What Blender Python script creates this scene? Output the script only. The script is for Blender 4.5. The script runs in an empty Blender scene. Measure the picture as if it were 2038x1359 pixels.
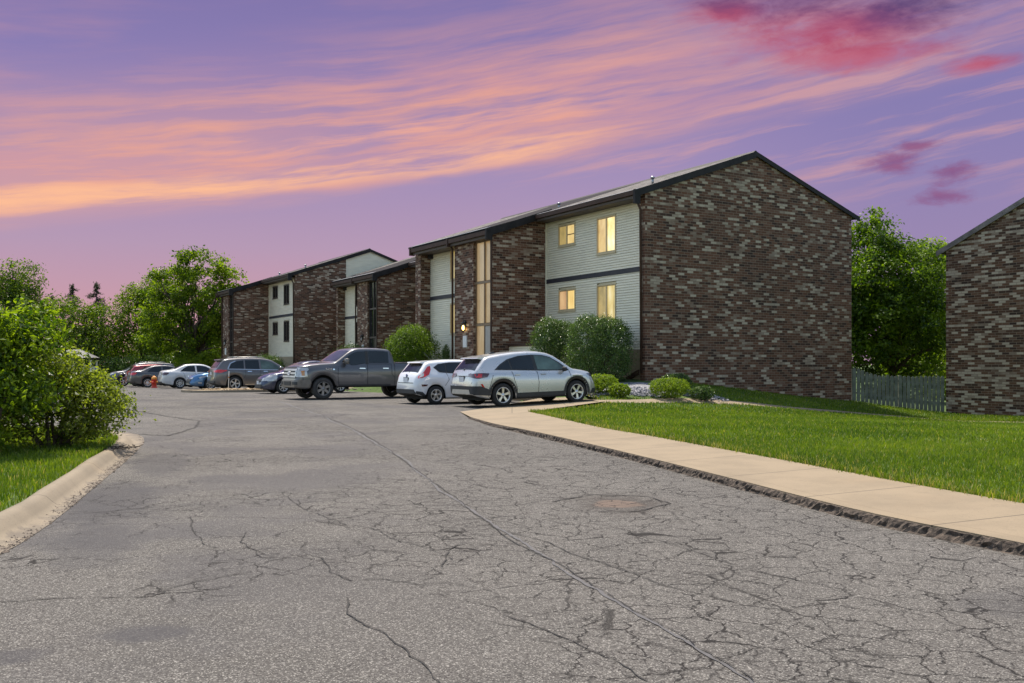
import bpy, bmesh, math, random
import numpy as np
from mathutils import Vector, Matrix
from mathutils.bvhtree import BVHTree

random.seed(7)
SC = bpy.context.scene
COL = SC.collection
R = math.radians

# ---------------------------------------------------------------- helpers
def link(o, parent=None):
    COL.objects.link(o)
    if parent is not None:
        o.parent = parent
    return o

def tag(o, label=None, cat=None, group=None, kind=None):
    if label: o['label'] = label
    if cat: o['category'] = cat
    if group: o['group'] = group
    if kind: o['kind'] = kind
    return o

def empty(name, loc=(0, 0, 0), rz=0.0, ry=0.0):
    o = bpy.data.objects.new(name, None)
    o.empty_display_size = 0.2
    link(o)
    o.rotation_mode = 'XYZ'
    o.location = loc
    o.rotation_euler = (0, ry, rz)
    return o

class MB:
    """collects faces, builds one mesh object with box-mapped UVs in metres"""
    def __init__(self):
        self.v = []; self.f = []; self.m = []; self.sm = []
    def add(self, verts, faces, mi=0, smooth=False):
        b = len(self.v)
        self.v += [tuple(p) for p in verts]
        for f in faces:
            self.f.append([b + i for i in f]); self.m.append(mi); self.sm.append(smooth)
    def box(self, x0, x1, y0, y1, z0, z1, mi=0):
        self.add([(x0,y0,z0),(x1,y0,z0),(x1,y1,z0),(x0,y1,z0),(x0,y0,z1),(x1,y0,z1),(x1,y1,z1),(x0,y1,z1)],
                 [(0,3,2,1),(4,5,6,7),(0,1,5,4),(1,2,6,5),(2,3,7,6),(3,0,4,7)], mi)
    def bevbox(self, x0, x1, y0, y1, z0, z1, b=0.02, mi=0):
        """box whose top edges are chamfered"""
        self.add([(x0,y0,z0),(x1,y0,z0),(x1,y1,z0),(x0,y1,z0),
                  (x0,y0,z1-b),(x1,y0,z1-b),(x1,y1,z1-b),(x0,y1,z1-b),
                  (x0+b,y0+b,z1),(x1-b,y0+b,z1),(x1-b,y1-b,z1),(x0+b,y1-b,z1)],
                 [(0,3,2,1),(0,1,5,4),(1,2,6,5),(2,3,7,6),(3,0,4,7),(4,5,9,8),(5,6,10,9),(6,7,11,10),(7,4,8,11),(8,9,10,11)], mi)
    def prism(self, poly, axis, a, b, mi=0):
        """extrude 2D poly along axis ('x','y','z') from a to b"""
        def P(p, t):
            if axis == 'x': return (t, p[0], p[1])
            if axis == 'y': return (p[0], t, p[1])
            return (p[0], p[1], t)
        n = len(poly)
        vs = [P(p, a) for p in poly] + [P(p, b) for p in poly]
        fs = [list(range(n))[::-1], list(range(n, 2*n))]
        for i in range(n):
            j = (i+1) % n
            fs.append([i, j, n+j, n+i])
        self.add(vs, fs, mi)
    def tube(self, pts, rads, seg=7, mi=0, smooth=True, cap=True):
        pts = [Vector(p) for p in pts]
        rings = []
        up = Vector((0.3, 0.2, 1)).normalized()
        n = len(pts)
        for i, p in enumerate(pts):
            if i == 0: t = pts[1]-p
            elif i == n-1: t = p-pts[i-1]
            else: t = pts[i+1]-pts[i-1]
            if t.length < 1e-6: t = Vector((0,0,1))
            t.normalize()
            a = t.cross(up)
            if a.length < 1e-3: a = t.cross(Vector((1,0,0)))
            a.normalize(); b = t.cross(a)
            r = rads[i] if hasattr(rads, '__len__') else rads
            rings.append([p + (a*math.cos(2*math.pi*k/seg) + b*math.sin(2*math.pi*k/seg))*r for k in range(seg)])
        vs = [q for rg in rings for q in rg]
        fs = []
        for i in range(n-1):
            for k in range(seg):
                k2 = (k+1) % seg
                fs.append([i*seg+k, i*seg+k2, (i+1)*seg+k2, (i+1)*seg+k])
        if cap:
            fs.append(list(range(seg))[::-1]); fs.append([(n-1)*seg+k for k in range(seg)])
        self.add(vs, fs, mi, smooth)
    def lathe(self, prof, seg=24, axis='z', centre=(0,0,0), mi=0, smooth=True, closed=False):
        """prof: list of (radius, h)"""
        vs = []; n = len(prof)
        for (r, h) in prof:
            for k in range(seg):
                a = 2*math.pi*k/seg
                c, s = r*math.cos(a), r*math.sin(a)
                if axis == 'z': p = (c, s, h)
                elif axis == 'y': p = (c, h, s)
                else: p = (h, c, s)
                vs.append((p[0]+centre[0], p[1]+centre[1], p[2]+centre[2]))
        fs = []
        for i in range(n if closed else n-1):
            i2 = (i+1) % n
            for k in range(seg):
                k2 = (k+1) % seg
                fs.append([i*seg+k, i*seg+k2, i2*seg+k2, i2*seg+k])
        if not closed:
            fs.append(list(range(seg))[::-1]); fs.append([(n-1)*seg+k for k in range(seg)])
        self.add(vs, fs, mi, smooth)
    def build(self, name, mat, parent=None, uv=True, fixn=True):
        me = bpy.data.meshes.new(name)
        me.from_pydata(self.v, [], self.f)
        me.polygons.foreach_set('material_index', self.m)
        me.polygons.foreach_set('use_smooth', self.sm)
        mats = mat if isinstance(mat, (list, tuple)) else [mat]
        for m in mats: me.materials.append(m)
        me.update()
        if fixn:
            bm = bmesh.new(); bm.from_mesh(me)
            bmesh.ops.recalc_face_normals(bm, faces=bm.faces)
            bm.to_mesh(me); bm.free()
        if uv: box_uv(me)
        o = bpy.data.objects.new(name, me)
        return link(o, parent)

def box_uv(me):
    nl = len(me.loops)
    uvl = me.uv_layers.new(name='UVMap')
    co = np.empty(len(me.vertices)*3, dtype=np.float32); me.vertices.foreach_get('co', co); co = co.reshape(-1, 3)
    vi = np.empty(nl, dtype=np.int32); me.loops.foreach_get('vertex_index', vi)
    nf = len(me.polygons)
    nrm = np.empty(nf*3, dtype=np.float32); me.polygons.foreach_get('normal', nrm); nrm = np.abs(nrm.reshape(-1, 3))
    tot = np.empty(nf, dtype=np.int32); me.polygons.foreach_get('loop_total', tot)
    fid = np.repeat(np.arange(nf), tot)
    c = co[vi]; n = nrm[fid]
    uv = np.empty((nl, 2), dtype=np.float32)
    isz = (n[:, 2] > n[:, 0]) & (n[:, 2] > n[:, 1])
    isx = (~isz) & (n[:, 0] >= n[:, 1])
    isy = (~isz) & (~isx)
    uv[isz] = c[isz][:, :2]
    uv[isx] = c[isx][:, 1:]
    uv[isy] = c[isy][:, [0, 2]]
    uvl.data.foreach_set('uv', uv.ravel())

def np_mesh(name, verts, faces_flat, face_sizes, mat, parent=None, tint=None, smooth=False):
    """fast mesh from numpy arrays; tint = per-vertex float attribute"""
    me = bpy.data.meshes.new(name)
    me.vertices.add(len(verts)); me.vertices.foreach_set('co', np.asarray(verts, dtype=np.float32).ravel())
    me.loops.add(len(faces_flat)); me.loops.foreach_set('vertex_index', np.asarray(faces_flat, dtype=np.int32))
    fs = np.asarray(face_sizes, dtype=np.int32)
    me.polygons.add(len(fs))
    st = np.concatenate([[0], np.cumsum(fs)[:-1]]).astype(np.int32)
    me.polygons.foreach_set('loop_start', st)
    me.polygons.foreach_set('use_smooth', np.full(len(fs), smooth))
    me.materials.append(mat)
    if tint is not None:
        at = me.attributes.new('tint', 'FLOAT', 'POINT')
        at.data.foreach_set('value', np.asarray(tint, dtype=np.float32))
    me.update(calc_edges=True)
    me.validate()
    o = bpy.data.objects.new(name, me)
    return link(o, parent)

# ---------------------------------------------------------------- material helpers
class NT:
    def __init__(self, nt):
        self.nt = nt; self.N = nt.nodes; self.L = nt.links
    def n(self, typ, **kw):
        nd = self.N.new(typ)
        for k, v in kw.items(): setattr(nd, k, v)
        return nd
    def put(self, sock, v):
        if v is None: return
        if hasattr(v, 'is_output') or hasattr(v, 'links'): self.L.new(v, sock)
        else:
            try: sock.default_value = v
            except Exception:
                sock.default_value = tuple(v)
    def math(self, op, a, b=None, c=None, clamp=False):
        nd = self.n('ShaderNodeMath', operation=op, use_clamp=clamp)
        self.put(nd.inputs[0], a)
        if b is not None: self.put(nd.inputs[1], b)
        if c is not None: self.put(nd.inputs[2], c)
        return nd.outputs[0]
    def mix(self, f, a, b, blend='MIX'):
        nd = self.n('ShaderNodeMix', data_type='RGBA', blend_type=blend)
        nd.clamp_factor = True
        self.put(nd.inputs[0], f)
        self.put(nd.inputs[6], col4(a)); self.put(nd.inputs[7], col4(b))
        return nd.outputs[2]
    def ramp(self, f, stops, interp='LINEAR'):
        nd = self.n('ShaderNodeValToRGB')
        r = nd.color_ramp; r.interpolation = interp
        while len(r.elements) > 1: r.elements.remove(r.elements[-1])
        for i, (p, c) in enumerate(stops):
            e = r.elements[0] if i == 0 else r.elements.new(p)
            e.position = p; e.color = col4(c)
        self.put(nd.inputs[0], f)
        return nd.outputs[0]
    def noise(self, vec, scale, detail=3, rough=0.55, dist=0.0, dim='3D'):
        nd = self.n('ShaderNodeTexNoise', noise_dimensions=dim)
        self.put(nd.inputs['Vector'], vec)
        nd.inputs['Scale'].default_value = scale; nd.inputs['Detail'].default_value = detail
        nd.inputs['Roughness'].default_value = rough; nd.inputs['Distortion'].default_value = dist
        return nd.outputs['Fac']
    def smooth(self, x, a, b):
        nd = self.n('ShaderNodeMapRange', interpolation_type='SMOOTHSTEP')
        self.put(nd.inputs[0], x)
        self.put(nd.inputs[1], a); self.put(nd.inputs[2], b)
        return nd.outputs[0]
    def comb(self, x, y, z=0.0):
        nd = self.n('ShaderNodeCombineXYZ')
        self.put(nd.inputs[0], x); self.put(nd.inputs[1], y); self.put(nd.inputs[2], z)
        return nd.outputs[0]
    def sep(self, v):
        nd = self.n('ShaderNodeSeparateXYZ'); self.put(nd.inputs[0], v)
        return nd.outputs
    def vmul(self, v, s):
        nd = self.n('ShaderNodeVectorMath', operation='MULTIPLY')
        self.put(nd.inputs[0], v); nd.inputs[1].default_value = s
        return nd.outputs[0]
    def vadd(self, a, b):
        nd = self.n('ShaderNodeVectorMath', operation='ADD')
        self.put(nd.inputs[0], a); self.put(nd.inputs[1], b)
        return nd.outputs[0]
    def bump(self, h, strength=0.3, dist=0.01):
        nd = self.n('ShaderNodeBump'); nd.inputs['Strength'].default_value = strength
        nd.inputs['Distance'].default_value = dist
        self.put(nd.inputs['Height'], h)
        return nd.outputs[0]

def col4(c):
    if isinstance(c, (tuple, list)) and len(c) == 3: return (c[0], c[1], c[2], 1.0)
    return c

def s2l(r, g, b):
    f = lambda c: (c/255/12.92) if c/255 <= 0.04045 else ((c/255+0.055)/1.055)**2.4
    return (f(r), f(g), f(b))

def newmat(name):
    m = bpy.data.materials.new(name); m.use_nodes = True
    nt = NT(m.node_tree)
    bs = next(n for n in nt.N if n.type == 'BSDF_PRINCIPLED')
    return m, nt, bs

def geo_pos(nt):
    return nt.n('ShaderNodeTexCoord').outputs['Object']

def plain(name, c, rough=0.6, metal=0.0, var=0.12, scale=6.0, bump=0.0, coat=0.0, spec=None, bscale=None):
    m, nt, bs = newmat(name)
    co = geo_pos(nt)
    f = nt.noise(co, scale, 4)
    dark = tuple(x*(1-var) for x in c); lite = tuple(min(1, x*(1+var)) for x in c)
    nt.put(bs.inputs['Base Color'], nt.ramp(f, [(0.3, dark), (0.7, lite)]))
    bs.inputs['Roughness'].default_value = rough; bs.inputs['Metallic'].default_value = metal
    if coat: bs.inputs['Coat Weight'].default_value = coat; bs.inputs['Coat Roughness'].default_value = 0.04
    if spec is not None: bs.inputs['Specular IOR Level'].default_value = spec
    if bump: nt.put(bs.inputs['Normal'], nt.bump(nt.noise(co, bscale or scale*6, 4), bump, 0.01))
    return m

def emit(name, c, s=1.0):
    m, nt, bs = newmat(name)
    bs.inputs['Base Color'].default_value = (0.3, 0.25, 0.18, 1)
    bs.inputs['Emission Color'].default_value = col4(c); bs.inputs['Emission Strength'].default_value = s
    return m

# ---------------------------------------------------------------- the frame of the apartment block
PHI = R(30.8)
G = Vector((math.cos(PHI), math.sin(PHI), 0))      # into the buildings
D = Vector((-math.sin(PHI), math.cos(PHI), 0))     # along the facades, away from the camera
A0 = Vector((5.11, 35.5, 0))
# ---------------------------------------------------------------- materials
def mat_brick(name, tan_at=0.66, warm=1.0, shift=0.0):
    m, nt, bs = newmat(name)
    uv = nt.n('ShaderNodeTexCoord').outputs['UV']
    b = nt.n('ShaderNodeTexBrick'); b.offset = 0.5; b.squash = 1.0
    nt.put(b.inputs['Vector'], nt.vadd(uv, (shift, 0.0, 0.0)))
    b.inputs['Color1'].default_value = (0, 0, 0, 1); b.inputs['Color2'].default_value = (1, 1, 1, 1)
    b.inputs['Mortar'].default_value = (0, 0, 0, 1)
    b.inputs['Scale'].default_value = 1.0; b.inputs['Mortar Size'].default_value = 0.0085
    b.inputs['Mortar Smooth'].default_value = 0.15; b.inputs['Bias'].default_value = 0.0
    b.inputs['Brick Width'].default_value = 0.305; b.inputs['Row Height'].default_value = 0.1016
    clump = nt.noise(nt.vmul(uv, (0.8, 2.4, 1)), 1.0, 4, 0.7)
    t = nt.math('ADD', b.outputs['Color'], nt.math('MULTIPLY', nt.math('SUBTRACT', clump, 0.5), 0.55))
    # a second, coarser lottery so that pale bricks come in short runs
    colr = nt.ramp(t, [(0.0, (0.034*warm, 0.014, 0.0075)), (0.25, (0.086*warm, 0.034, 0.017)), (0.48, (0.130*warm, 0.052, 0.026)),
                       (tan_at-0.07, (0.150*warm, 0.072, 0.044)), (tan_at, (0.225, 0.160, 0.115)), (min(0.99, tan_at+0.15), (0.43, 0.345, 0.26))])
    spots = nt.noise(uv, 38, 3, 0.7)
    colr = nt.mix(nt.math('MULTIPLY', nt.smooth(spots, 0.52, 0.72), 0.35), colr, (0.05, 0.032, 0.025))
    grime = nt.noise(uv, 0.35, 4)
    colr = nt.mix(nt.math('MULTIPLY', nt.smooth(grime, 0.45, 0.75), 0.3), colr, (0.035, 0.024, 0.02))
    mort = nt.mix(nt.noise(uv, 3.0, 3), (0.15, 0.104, 0.072), (0.28, 0.205, 0.145))
    c = nt.mix(b.outputs['Fac'], colr, mort)
    nt.put(bs.inputs['Base Color'], c)
    bs.inputs['Roughness'].default_value = 0.85
    h = nt.math('ADD', nt.math('MULTIPLY', b.outputs['Fac'], -1.0), nt.math('MULTIPLY', nt.noise(uv, 60, 3), 0.35))
    nt.put(bs.inputs['Normal'], nt.bump(h, 0.6, 0.008))
    return m

def mat_siding(name, c):
    m, nt, bs = newmat(name)
    uv = nt.n('ShaderNodeTexCoord').outputs['UV']
    f = nt.noise(nt.vmul(uv, (0.6, 3, 1)), 2.0, 4, 0.6)
    nt.put(bs.inputs['Base Color'], nt.ramp(f, [(0.3, tuple(x*0.88 for x in c)), (0.7, tuple(min(1, x*1.06) for x in c))]))
    bs.inputs['Roughness'].default_value = 0.55
    nt.put(bs.inputs['Normal'], nt.bump(nt.noise(nt.vmul(uv, (3, 40, 1)), 3.0, 3), 0.12, 0.004))
    return m

def mat_shingle(name):
    m, nt, bs = newmat(name)
    uv = nt.n('ShaderNodeTexCoord').outputs['UV']
    b = nt.n('ShaderNodeTexBrick'); b.offset = 0.37
    sw = nt.sep(uv)
    nt.put(b.inputs['Vector'], nt.comb(sw[1], sw[0]))
    b.inputs['Color1'].default_value = (0, 0, 0, 1); b.inputs['Color2'].default_value = (1, 1, 1, 1)
    b.inputs['Scale'].default_value = 1; b.inputs['Mortar Size'].default_value = 0.006
    b.inputs['Brick Width'].default_value = 0.32; b.inputs['Row Height'].default_value = 0.14
    c = nt.ramp(nt.math('ADD', b.outputs['Color'], nt.math('MULTIPLY', nt.math('SUBTRACT', nt.noise(uv, 14, 4), 0.5), 0.9)),
                [(0, (0.03, 0.026, 0.025)), (0.5, (0.085, 0.075, 0.070)), (1, (0.17, 0.155, 0.145))])
    c = nt.mix(b.outputs['Fac'], c, (0.02, 0.018, 0.018))
    nt.put(bs.inputs['Base Color'], c); bs.inputs['Roughness'].default_value = 0.75; bs.inputs['Specular IOR Level'].default_value = 0.25
    nt.put(bs.inputs['Normal'], nt.bump(nt.math('ADD', b.outputs['Color'], nt.noise(uv, 90, 2)), 0.5, 0.01))
    return m

def mat_leaf(name, dark, lite, trans=0.45, tcol=None, rough=0.45, dry=None):
    m, nt, bs = newmat(name)
    at = nt.n('ShaderNodeAttribute'); at.attribute_name = 'tint'
    c = nt.ramp(at.outputs['Fac'], [(0.0, dark), (0.5, tuple((a+b)/2 for a, b in zip(dark, lite))), (0.9, lite), (1.0, dry or lite)])
    nt.put(bs.inputs['Base Color'], c)
    bs.inputs['Roughness'].default_value = rough; bs.inputs['Specular IOR Level'].default_value = 0.35
    tr = nt.n('ShaderNodeBsdfTranslucent')
    tc = nt.mix(1.0, c, tcol or (1.25, 1.35, 0.35), 'MULTIPLY')
    nt.put(tr.inputs['Color'], tc)
    mx = nt.n('ShaderNodeMixShader'); mx.inputs[0].default_value = trans
    nt.L.new(bs.outputs[0], mx.inputs[1]); nt.L.new(tr.outputs[0], mx.inputs[2])
    out = next(n for n in nt.N if n.type == 'OUTPUT_MATERIAL')
    nt.L.new(mx.outputs[0], out.inputs[0])
    return m

def mat_bark(name, c=(0.07, 0.05, 0.038)):
    m, nt, bs = newmat(name)
    co = geo_pos(nt)
    f = nt.noise(nt.vmul(co, (9, 9, 1.6)), 1.6, 5, 0.65)
    nt.put(bs.inputs['Base Color'], nt.ramp(f, [(0.3, tuple(x*0.5 for x in c)), (0.7, tuple(x*1.5 for x in c))]))
    bs.inputs['Roughness'].default_value = 0.9
    nt.put(bs.inputs['Normal'], nt.bump(f, 0.7, 0.03))
    return m

def mat_asphalt():
    m, nt, bs = newmat('asphalt')
    co = geo_pos(nt)
    big = nt.noise(co, 0.16, 4, 0.6)
    mid = nt.noise(co, 1.1, 5, 0.6)
    agg = nt.n('ShaderNodeTexVoronoi'); nt.put(agg.inputs['Vector'], co); agg.inputs['Scale'].default_value = 165
    aggc = nt.sep(agg.outputs['Color'])[0]
    agg2 = nt.noise(co, 130, 3, 0.8)
    agg3 = nt.noise(co, 52, 3, 0.75)
    base = nt.ramp(nt.math('ADD', nt.math('MULTIPLY', big, 0.6), nt.math('MULTIPLY', mid, 0.4)),
                   [(0.36, (0.074, 0.068, 0.062)), (0.5, (0.102, 0.094, 0.086)), (0.64, (0.132, 0.121, 0.110))])
    base = nt.mix(nt.smooth(aggc, 0.78, 0.98), base, (0.31, 0.29, 0.265))
    base = nt.mix(nt.smooth(aggc, 0.22, 0.04), base, (0.030, 0.026, 0.025))
    base = nt.mix(nt.smooth(agg2, 0.50, 0.30), base, (0.038, 0.034, 0.035))
    base = nt.mix(nt.math('MULTIPLY', nt.smooth(agg3, 0.54, 0.70), 0.6), base, (0.21, 0.197, 0.182))
    base = nt.mix(nt.math('MULTIPLY', nt.smooth(agg3, 0.46, 0.34), 0.6), base, (0.045, 0.039, 0.037))
    # darker sealed patches and worn spots with a shape of their own
    st = nt.noise(nt.vadd(co, (3.1, 7.7, 0)), 0.42, 4, 0.6)
    sx = nt.sep(co)
    leftish = nt.smooth(sx[0], 0.3, -3.0)
    base = nt.mix(nt.math('MULTIPLY', nt.math('MULTIPLY', nt.smooth(st, 0.46, 0.60), leftish), 0.55), base, (0.066, 0.062, 0.066))
    nw = nt.noise(co, 3.2, 5, 0.65)
    def spot(cx, cy, rx, ry, ang=0.0, soft=0.35, amp=1.3):
        dx = nt.math('SUBTRACT', sx[0], cx); dy = nt.math('SUBTRACT', sx[1], cy)
        ca, sa = math.cos(ang), math.sin(ang)
        u = nt.math('DIVIDE', nt.math('ADD', nt.math('MULTIPLY', dx, ca), nt.math('MULTIPLY', dy, sa)), rx)
        v = nt.math('DIVIDE', nt.math('SUBTRACT', nt.math('MULTIPLY', dy, ca), nt.math('MULTIPLY', dx, sa)), ry)
        r = nt.math('SQRT', nt.math('ADD', nt.math('MULTIPLY', u, u), nt.math('MULTIPLY', v, v)))
        r = nt.math('ADD', r, nt.math('MULTIPLY', nt.math('SUBTRACT', nw, 0.5), amp))
        return nt.smooth(r, 1.0+soft*.5, 1.0-soft)
    for (x, y, rx, ry, a, k) in [(-1.80, 4.62, .24, .15, .35, .6), (-2.36, 4.22, .26, .14, .5, .6), (-3.05, 6.9, .34, .9, .35, .4), (-3.9, 9.2, .4, 1.6, .3, .55), (-4.7, 12.6, .4, 1.6, .35, .55), (2.9, 5.2, .5, .35, .2, .3)]:
        base = nt.mix(nt.math('MULTIPLY', spot(x, y, rx, ry, a), k), base, (0.052, 0.049, 0.053))
    base = nt.mix(nt.math('MULTIPLY', spot(1.05, 8.95, .50, .75, 0, .8, 1.8), .6), base, (0.045, 0.036, 0.031))
    base = nt.mix(nt.math('MULTIPLY', spot(1.0, 8.92, .23, .26, 0, .3), .8), base, (0.150, 0.108, 0.086))
    # crack network, distorted, thinned out by masks
    wob = nt.n('ShaderNodeTexNoise'); nt.put(wob.inputs['Vector'], co); wob.inputs['Scale'].default_value = 5.0; wob.inputs['Detail'].default_value = 6; wob.inputs['Roughness'].default_value = 0.65
    woff = nt.n('ShaderNodeVectorMath', operation='MULTIPLY_ADD')
    nt.L.new(wob.outputs['Color'], woff.inputs[0]); woff.inputs[1].default_value = (0.22, 0.22, 0); woff.inputs[2].default_value = (-0.11, -0.11, 0)
    cw = nt.vadd(co, woff.outputs[0])
    def net(scale, off, wd):
        v = nt.n('ShaderNodeTexVoronoi', feature='DISTANCE_TO_EDGE')
        nt.put(v.inputs['Vector'], nt.vadd(cw, off)); v.inputs['Scale'].default_value = scale
        lo = wd*scale
        return nt.smooth(v.outputs['Distance'], lo, lo*0.3)
    mask1 = nt.noise(nt.vadd(co, (11.3, 2.0, 0)), 0.5, 4, 0.65)
    calm = nt.math('MULTIPLY', nt.smooth(sx[1], 6.2, 4.2), nt.smooth(sx[0], 1.2, -0.4))
    mask1 = nt.math('SUBTRACT', mask1, nt.math('MULTIPLY', calm, 0.16))
    right = nt.smooth(sx[0], -3.0, 1.4)
    brk = nt.noise(co, 5.5, 4, 0.65)
    m1 = nt.smooth(nt.math('ADD', mask1, nt.math('MULTIPLY', right, 0.20)), 0.45, 0.60)
    c1 = nt.math('MULTIPLY', nt.math('MULTIPLY', net(3.0, (0, 0, 0), 0.0066), m1), nt.smooth(brk, 0.26, 0.44))
    m2 = nt.smooth(nt.noise(nt.vadd(co, (1.3, 9.0, 0)), 0.4, 3), 0.42, 0.58)
    c2 = nt.math('MULTIPLY', nt.math('MULTIPLY', net(1.1, (4.4, 1.2, 0), 0.0078), m2), nt.smooth(brk, 0.34, 0.5))
    m3 = nt.smooth(nt.math('ADD', mask1, nt.math('MULTIPLY', right, 0.20)), 0.46, 0.58)
    c3 = nt.math('MULTIPLY', nt.math('MULTIPLY', net(5.6, (7.0, 3.0, 0), 0.0052), m3), nt.smooth(brk, 0.42, 0.58))
    cr = nt.math('MAXIMUM', nt.math('MAXIMUM', c1, nt.math('MULTIPLY', c2, 0.8)), nt.math('MULTIPLY', c3, 0.75))
    base = nt.mix(nt.math('MULTIPLY', cr, 0.95), base, (0.013, 0.011, 0.010))
    nt.put(bs.inputs['Base Color'], base)
    bs.inputs['Roughness'].default_value = 0.85
    bs.inputs['Specular IOR Level'].default_value = 0.2
    h = nt.math('SUBTRACT', nt.math('ADD', nt.math('MULTIPLY', agg2, 0.5), nt.math('MULTIPLY', agg.outputs['Distance'], 0.6)), nt.math('MULTIPLY', cr, 1.6))
    nt.put(bs.inputs['Normal'], nt.bump(h, 0.55, 0.012))
    return m

def mat_concrete(name, c, joints=None, gutter=False):
    m, nt, bs = newmat(name)
    tc = nt.n('ShaderNodeTexCoord'); co = tc.outputs['Object']
    f = nt.noise(co, 1.4, 5, 0.65); g = nt.noise(co, 70, 3, 0.7)
    k = nt.ramp(f, [(0.3, tuple(x*0.80 for x in c)), (0.55, c), (0.75, tuple(x*1.08 for x in c))])
    k = nt.mix(nt.smooth(g, 0.56, 0.72), k, tuple(x*0.62 for x in c))
    stain = nt.noise(co, 0.55, 3)
    k = nt.mix(nt.math('MULTIPLY', nt.smooth(stain, 0.52, 0.70), 0.28), k, (0.23, 0.16, 0.09))
    edge = nt.noise(nt.vmul(co, (1, 1, 1)), 5.5, 5, 0.7)
    k = nt.mix(nt.math('MULTIPLY', nt.smooth(edge, 0.56, 0.74), 0.30), k, tuple(x*0.55 for x in c))
    if joints:
        uv = nt.sep(tc.outputs['UV'])
        fr = nt.math('ABSOLUTE', nt.math('SUBTRACT', nt.math('FRACT', nt.math('DIVIDE', uv[0], joints)), 0.5))
        ln = nt.smooth(fr, 0.5-0.014/joints, 0.5-0.004/joints)
        k = nt.mix(nt.math('MULTIPLY', ln, 0.9), k, (0.06, 0.045, 0.03))
        ed = nt.smooth(nt.math('ABSOLUTE', nt.math('SUBTRACT', uv[1], 0.16)), 0.012, 0.003)
        k = nt.mix(nt.math('MULTIPLY', ed, 0.4), k, (0.14, 0.10, 0.06))
    if gutter:
        gv = nt.sep(tc.outputs['UV'])[1]
        dn = nt.noise(co, 3.2, 6, 0.7)
        gm = nt.smooth(nt.math('ADD', nt.math('MULTIPLY', nt.math('SUBTRACT', 2.62, gv), 0.75), nt.math('MULTIPLY', nt.math('SUBTRACT', dn, 0.5), 2.2)), 0.05, 0.42)
        k = nt.mix(nt.math('MULTIPLY', gm, 0.85), k, nt.mix(g, (0.055, 0.045, 0.036), (0.17, 0.135, 0.10)))
    nt.put(bs.inputs['Base Color'], k); bs.inputs['Roughness'].default_value = 0.85
    nt.put(bs.inputs['Normal'], nt.bump(nt.math('ADD', g, f), 0.35, 0.006))
    return m

def mat_rock(name, lo, hi, scale=9):
    m, nt, bs = newmat(name)
    co = geo_pos(nt)
    v = nt.n('ShaderNodeTexVoronoi'); nt.put(v.inputs['Vector'], co); v.inputs['Scale'].default_value = scale
    c = nt.ramp(nt.sep(v.outputs['Color'])[0], [(0.0, lo), (1.0, hi)])
    nt.put(bs.inputs['Base Color'], c); bs.inputs['Roughness'].default_value = 0.85
    nt.put(bs.inputs['Normal'], nt.bump(nt.noise(co, 30, 4), 0.5, 0.02))
    return m

def mat_ground():
    m, nt, bs = newmat('turf_soil')
    co = geo_pos(nt)
    f = nt.noise(co, 0.7, 5, 0.6); g = nt.noise(co, 26, 3, 0.7)
    c = nt.ramp(f, [(0.3, (0.035, 0.070, 0.006)), (0.55, (0.055, 0.100, 0.009)), (0.75, (0.085, 0.122, 0.016))])
    c = nt.mix(nt.smooth(g, 0.45, 0.7), c, (0.030, 0.048, 0.008))
    nt.put(bs.inputs['Base Color'], c); bs.inputs['Roughness'].default_value = 0.95
    nt.put(bs.inputs['Normal'], nt.bump(g, 0.6, 0.03))
    return m

def mat_carpaint(name, c, metal=0.55, rough=0.32):
    m, nt, bs = newmat(name)
    co = geo_pos(nt)
    fl = nt.noise(co, 220, 2, 0.6)
    dust = nt.noise(co, 2.2, 4, 0.6)
    k = nt.ramp(fl, [(0.3, tuple(x*0.96 for x in c)), (0.7, tuple(min(1, x*1.04) for x in c))])
    z = nt.sep(co)[2]
    low = nt.math('MULTIPLY', nt.smooth(z, 0.75, 0.30), nt.smooth(dust, 0.35, 0.65))
    k = nt.mix(nt.math('MULTIPLY', low, 0.30), k, (0.17, 0.14, 0.11))
    nt.put(bs.inputs['Base Color'], k)
    bs.inputs['Metallic'].default_value = metal
    nt.put(bs.inputs['Roughness'], nt.math('ADD', rough-0.05, nt.math('MULTIPLY', dust, 0.12)))
    bs.inputs['Coat Weight'].default_value = 0.8; bs.inputs['Coat Roughness'].default_value = 0.06
    return m

def mat_glass(name, c=(0.008, 0.011, 0.013), rough=0.04):
    m, nt, bs = newmat(name)
    co = geo_pos(nt)
    f = nt.noise(co, 1.7, 3)
    nt.put(bs.inputs['Base Color'], nt.ramp(f, [(0.35, tuple(x*0.7 for x in c)), (0.65, tuple(x*1.4 for x in c))]))
    bs.inputs['Roughness'].default_value = rough; bs.inputs['IOR'].default_value = 1.5
    return m

def mat_litpane(name, cols, strength, blinds=0.0, folds=0.0):
    """glowing curtained pane: vertical folds or horizontal blind slats over a warm lamp-lit cloth"""
    m, nt, bs = newmat(name)
    uv = nt.n('ShaderNodeTexCoord').outputs['UV']
    p = nt.sep(uv)
    f = nt.noise(nt.vmul(uv, (2.0, 1.1, 1)), 1.4, 3, 0.6)
    if folds:
        w = nt.noise(nt.vmul(uv, (folds, 0.35, 1)), 1.0, 3, 0.6)
        f = nt.math('ADD', nt.math('MULTIPLY', f, 0.35), nt.math('MULTIPLY', w, 0.65))
    c = nt.ramp(f, [(0.32, cols[0]), (0.50, cols[1]), (0.68, cols[2])])
    if blinds:
        fr = nt.math('FRACT', nt.math('MULTIPLY', p[1], blinds))
        c = nt.mix(nt.math('MULTIPLY', nt.smooth(fr, 0.72, 0.95), 0.35), c, cols[0])
    bs.inputs['Base Color'].default_value = (0.25, 0.2, 0.13, 1)
    bs.inputs['Roughness'].default_value = 0.25
    nt.put(bs.inputs['Emission Color'], c); bs.inputs['Emission Strength'].default_value = strength
    return m

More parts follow.
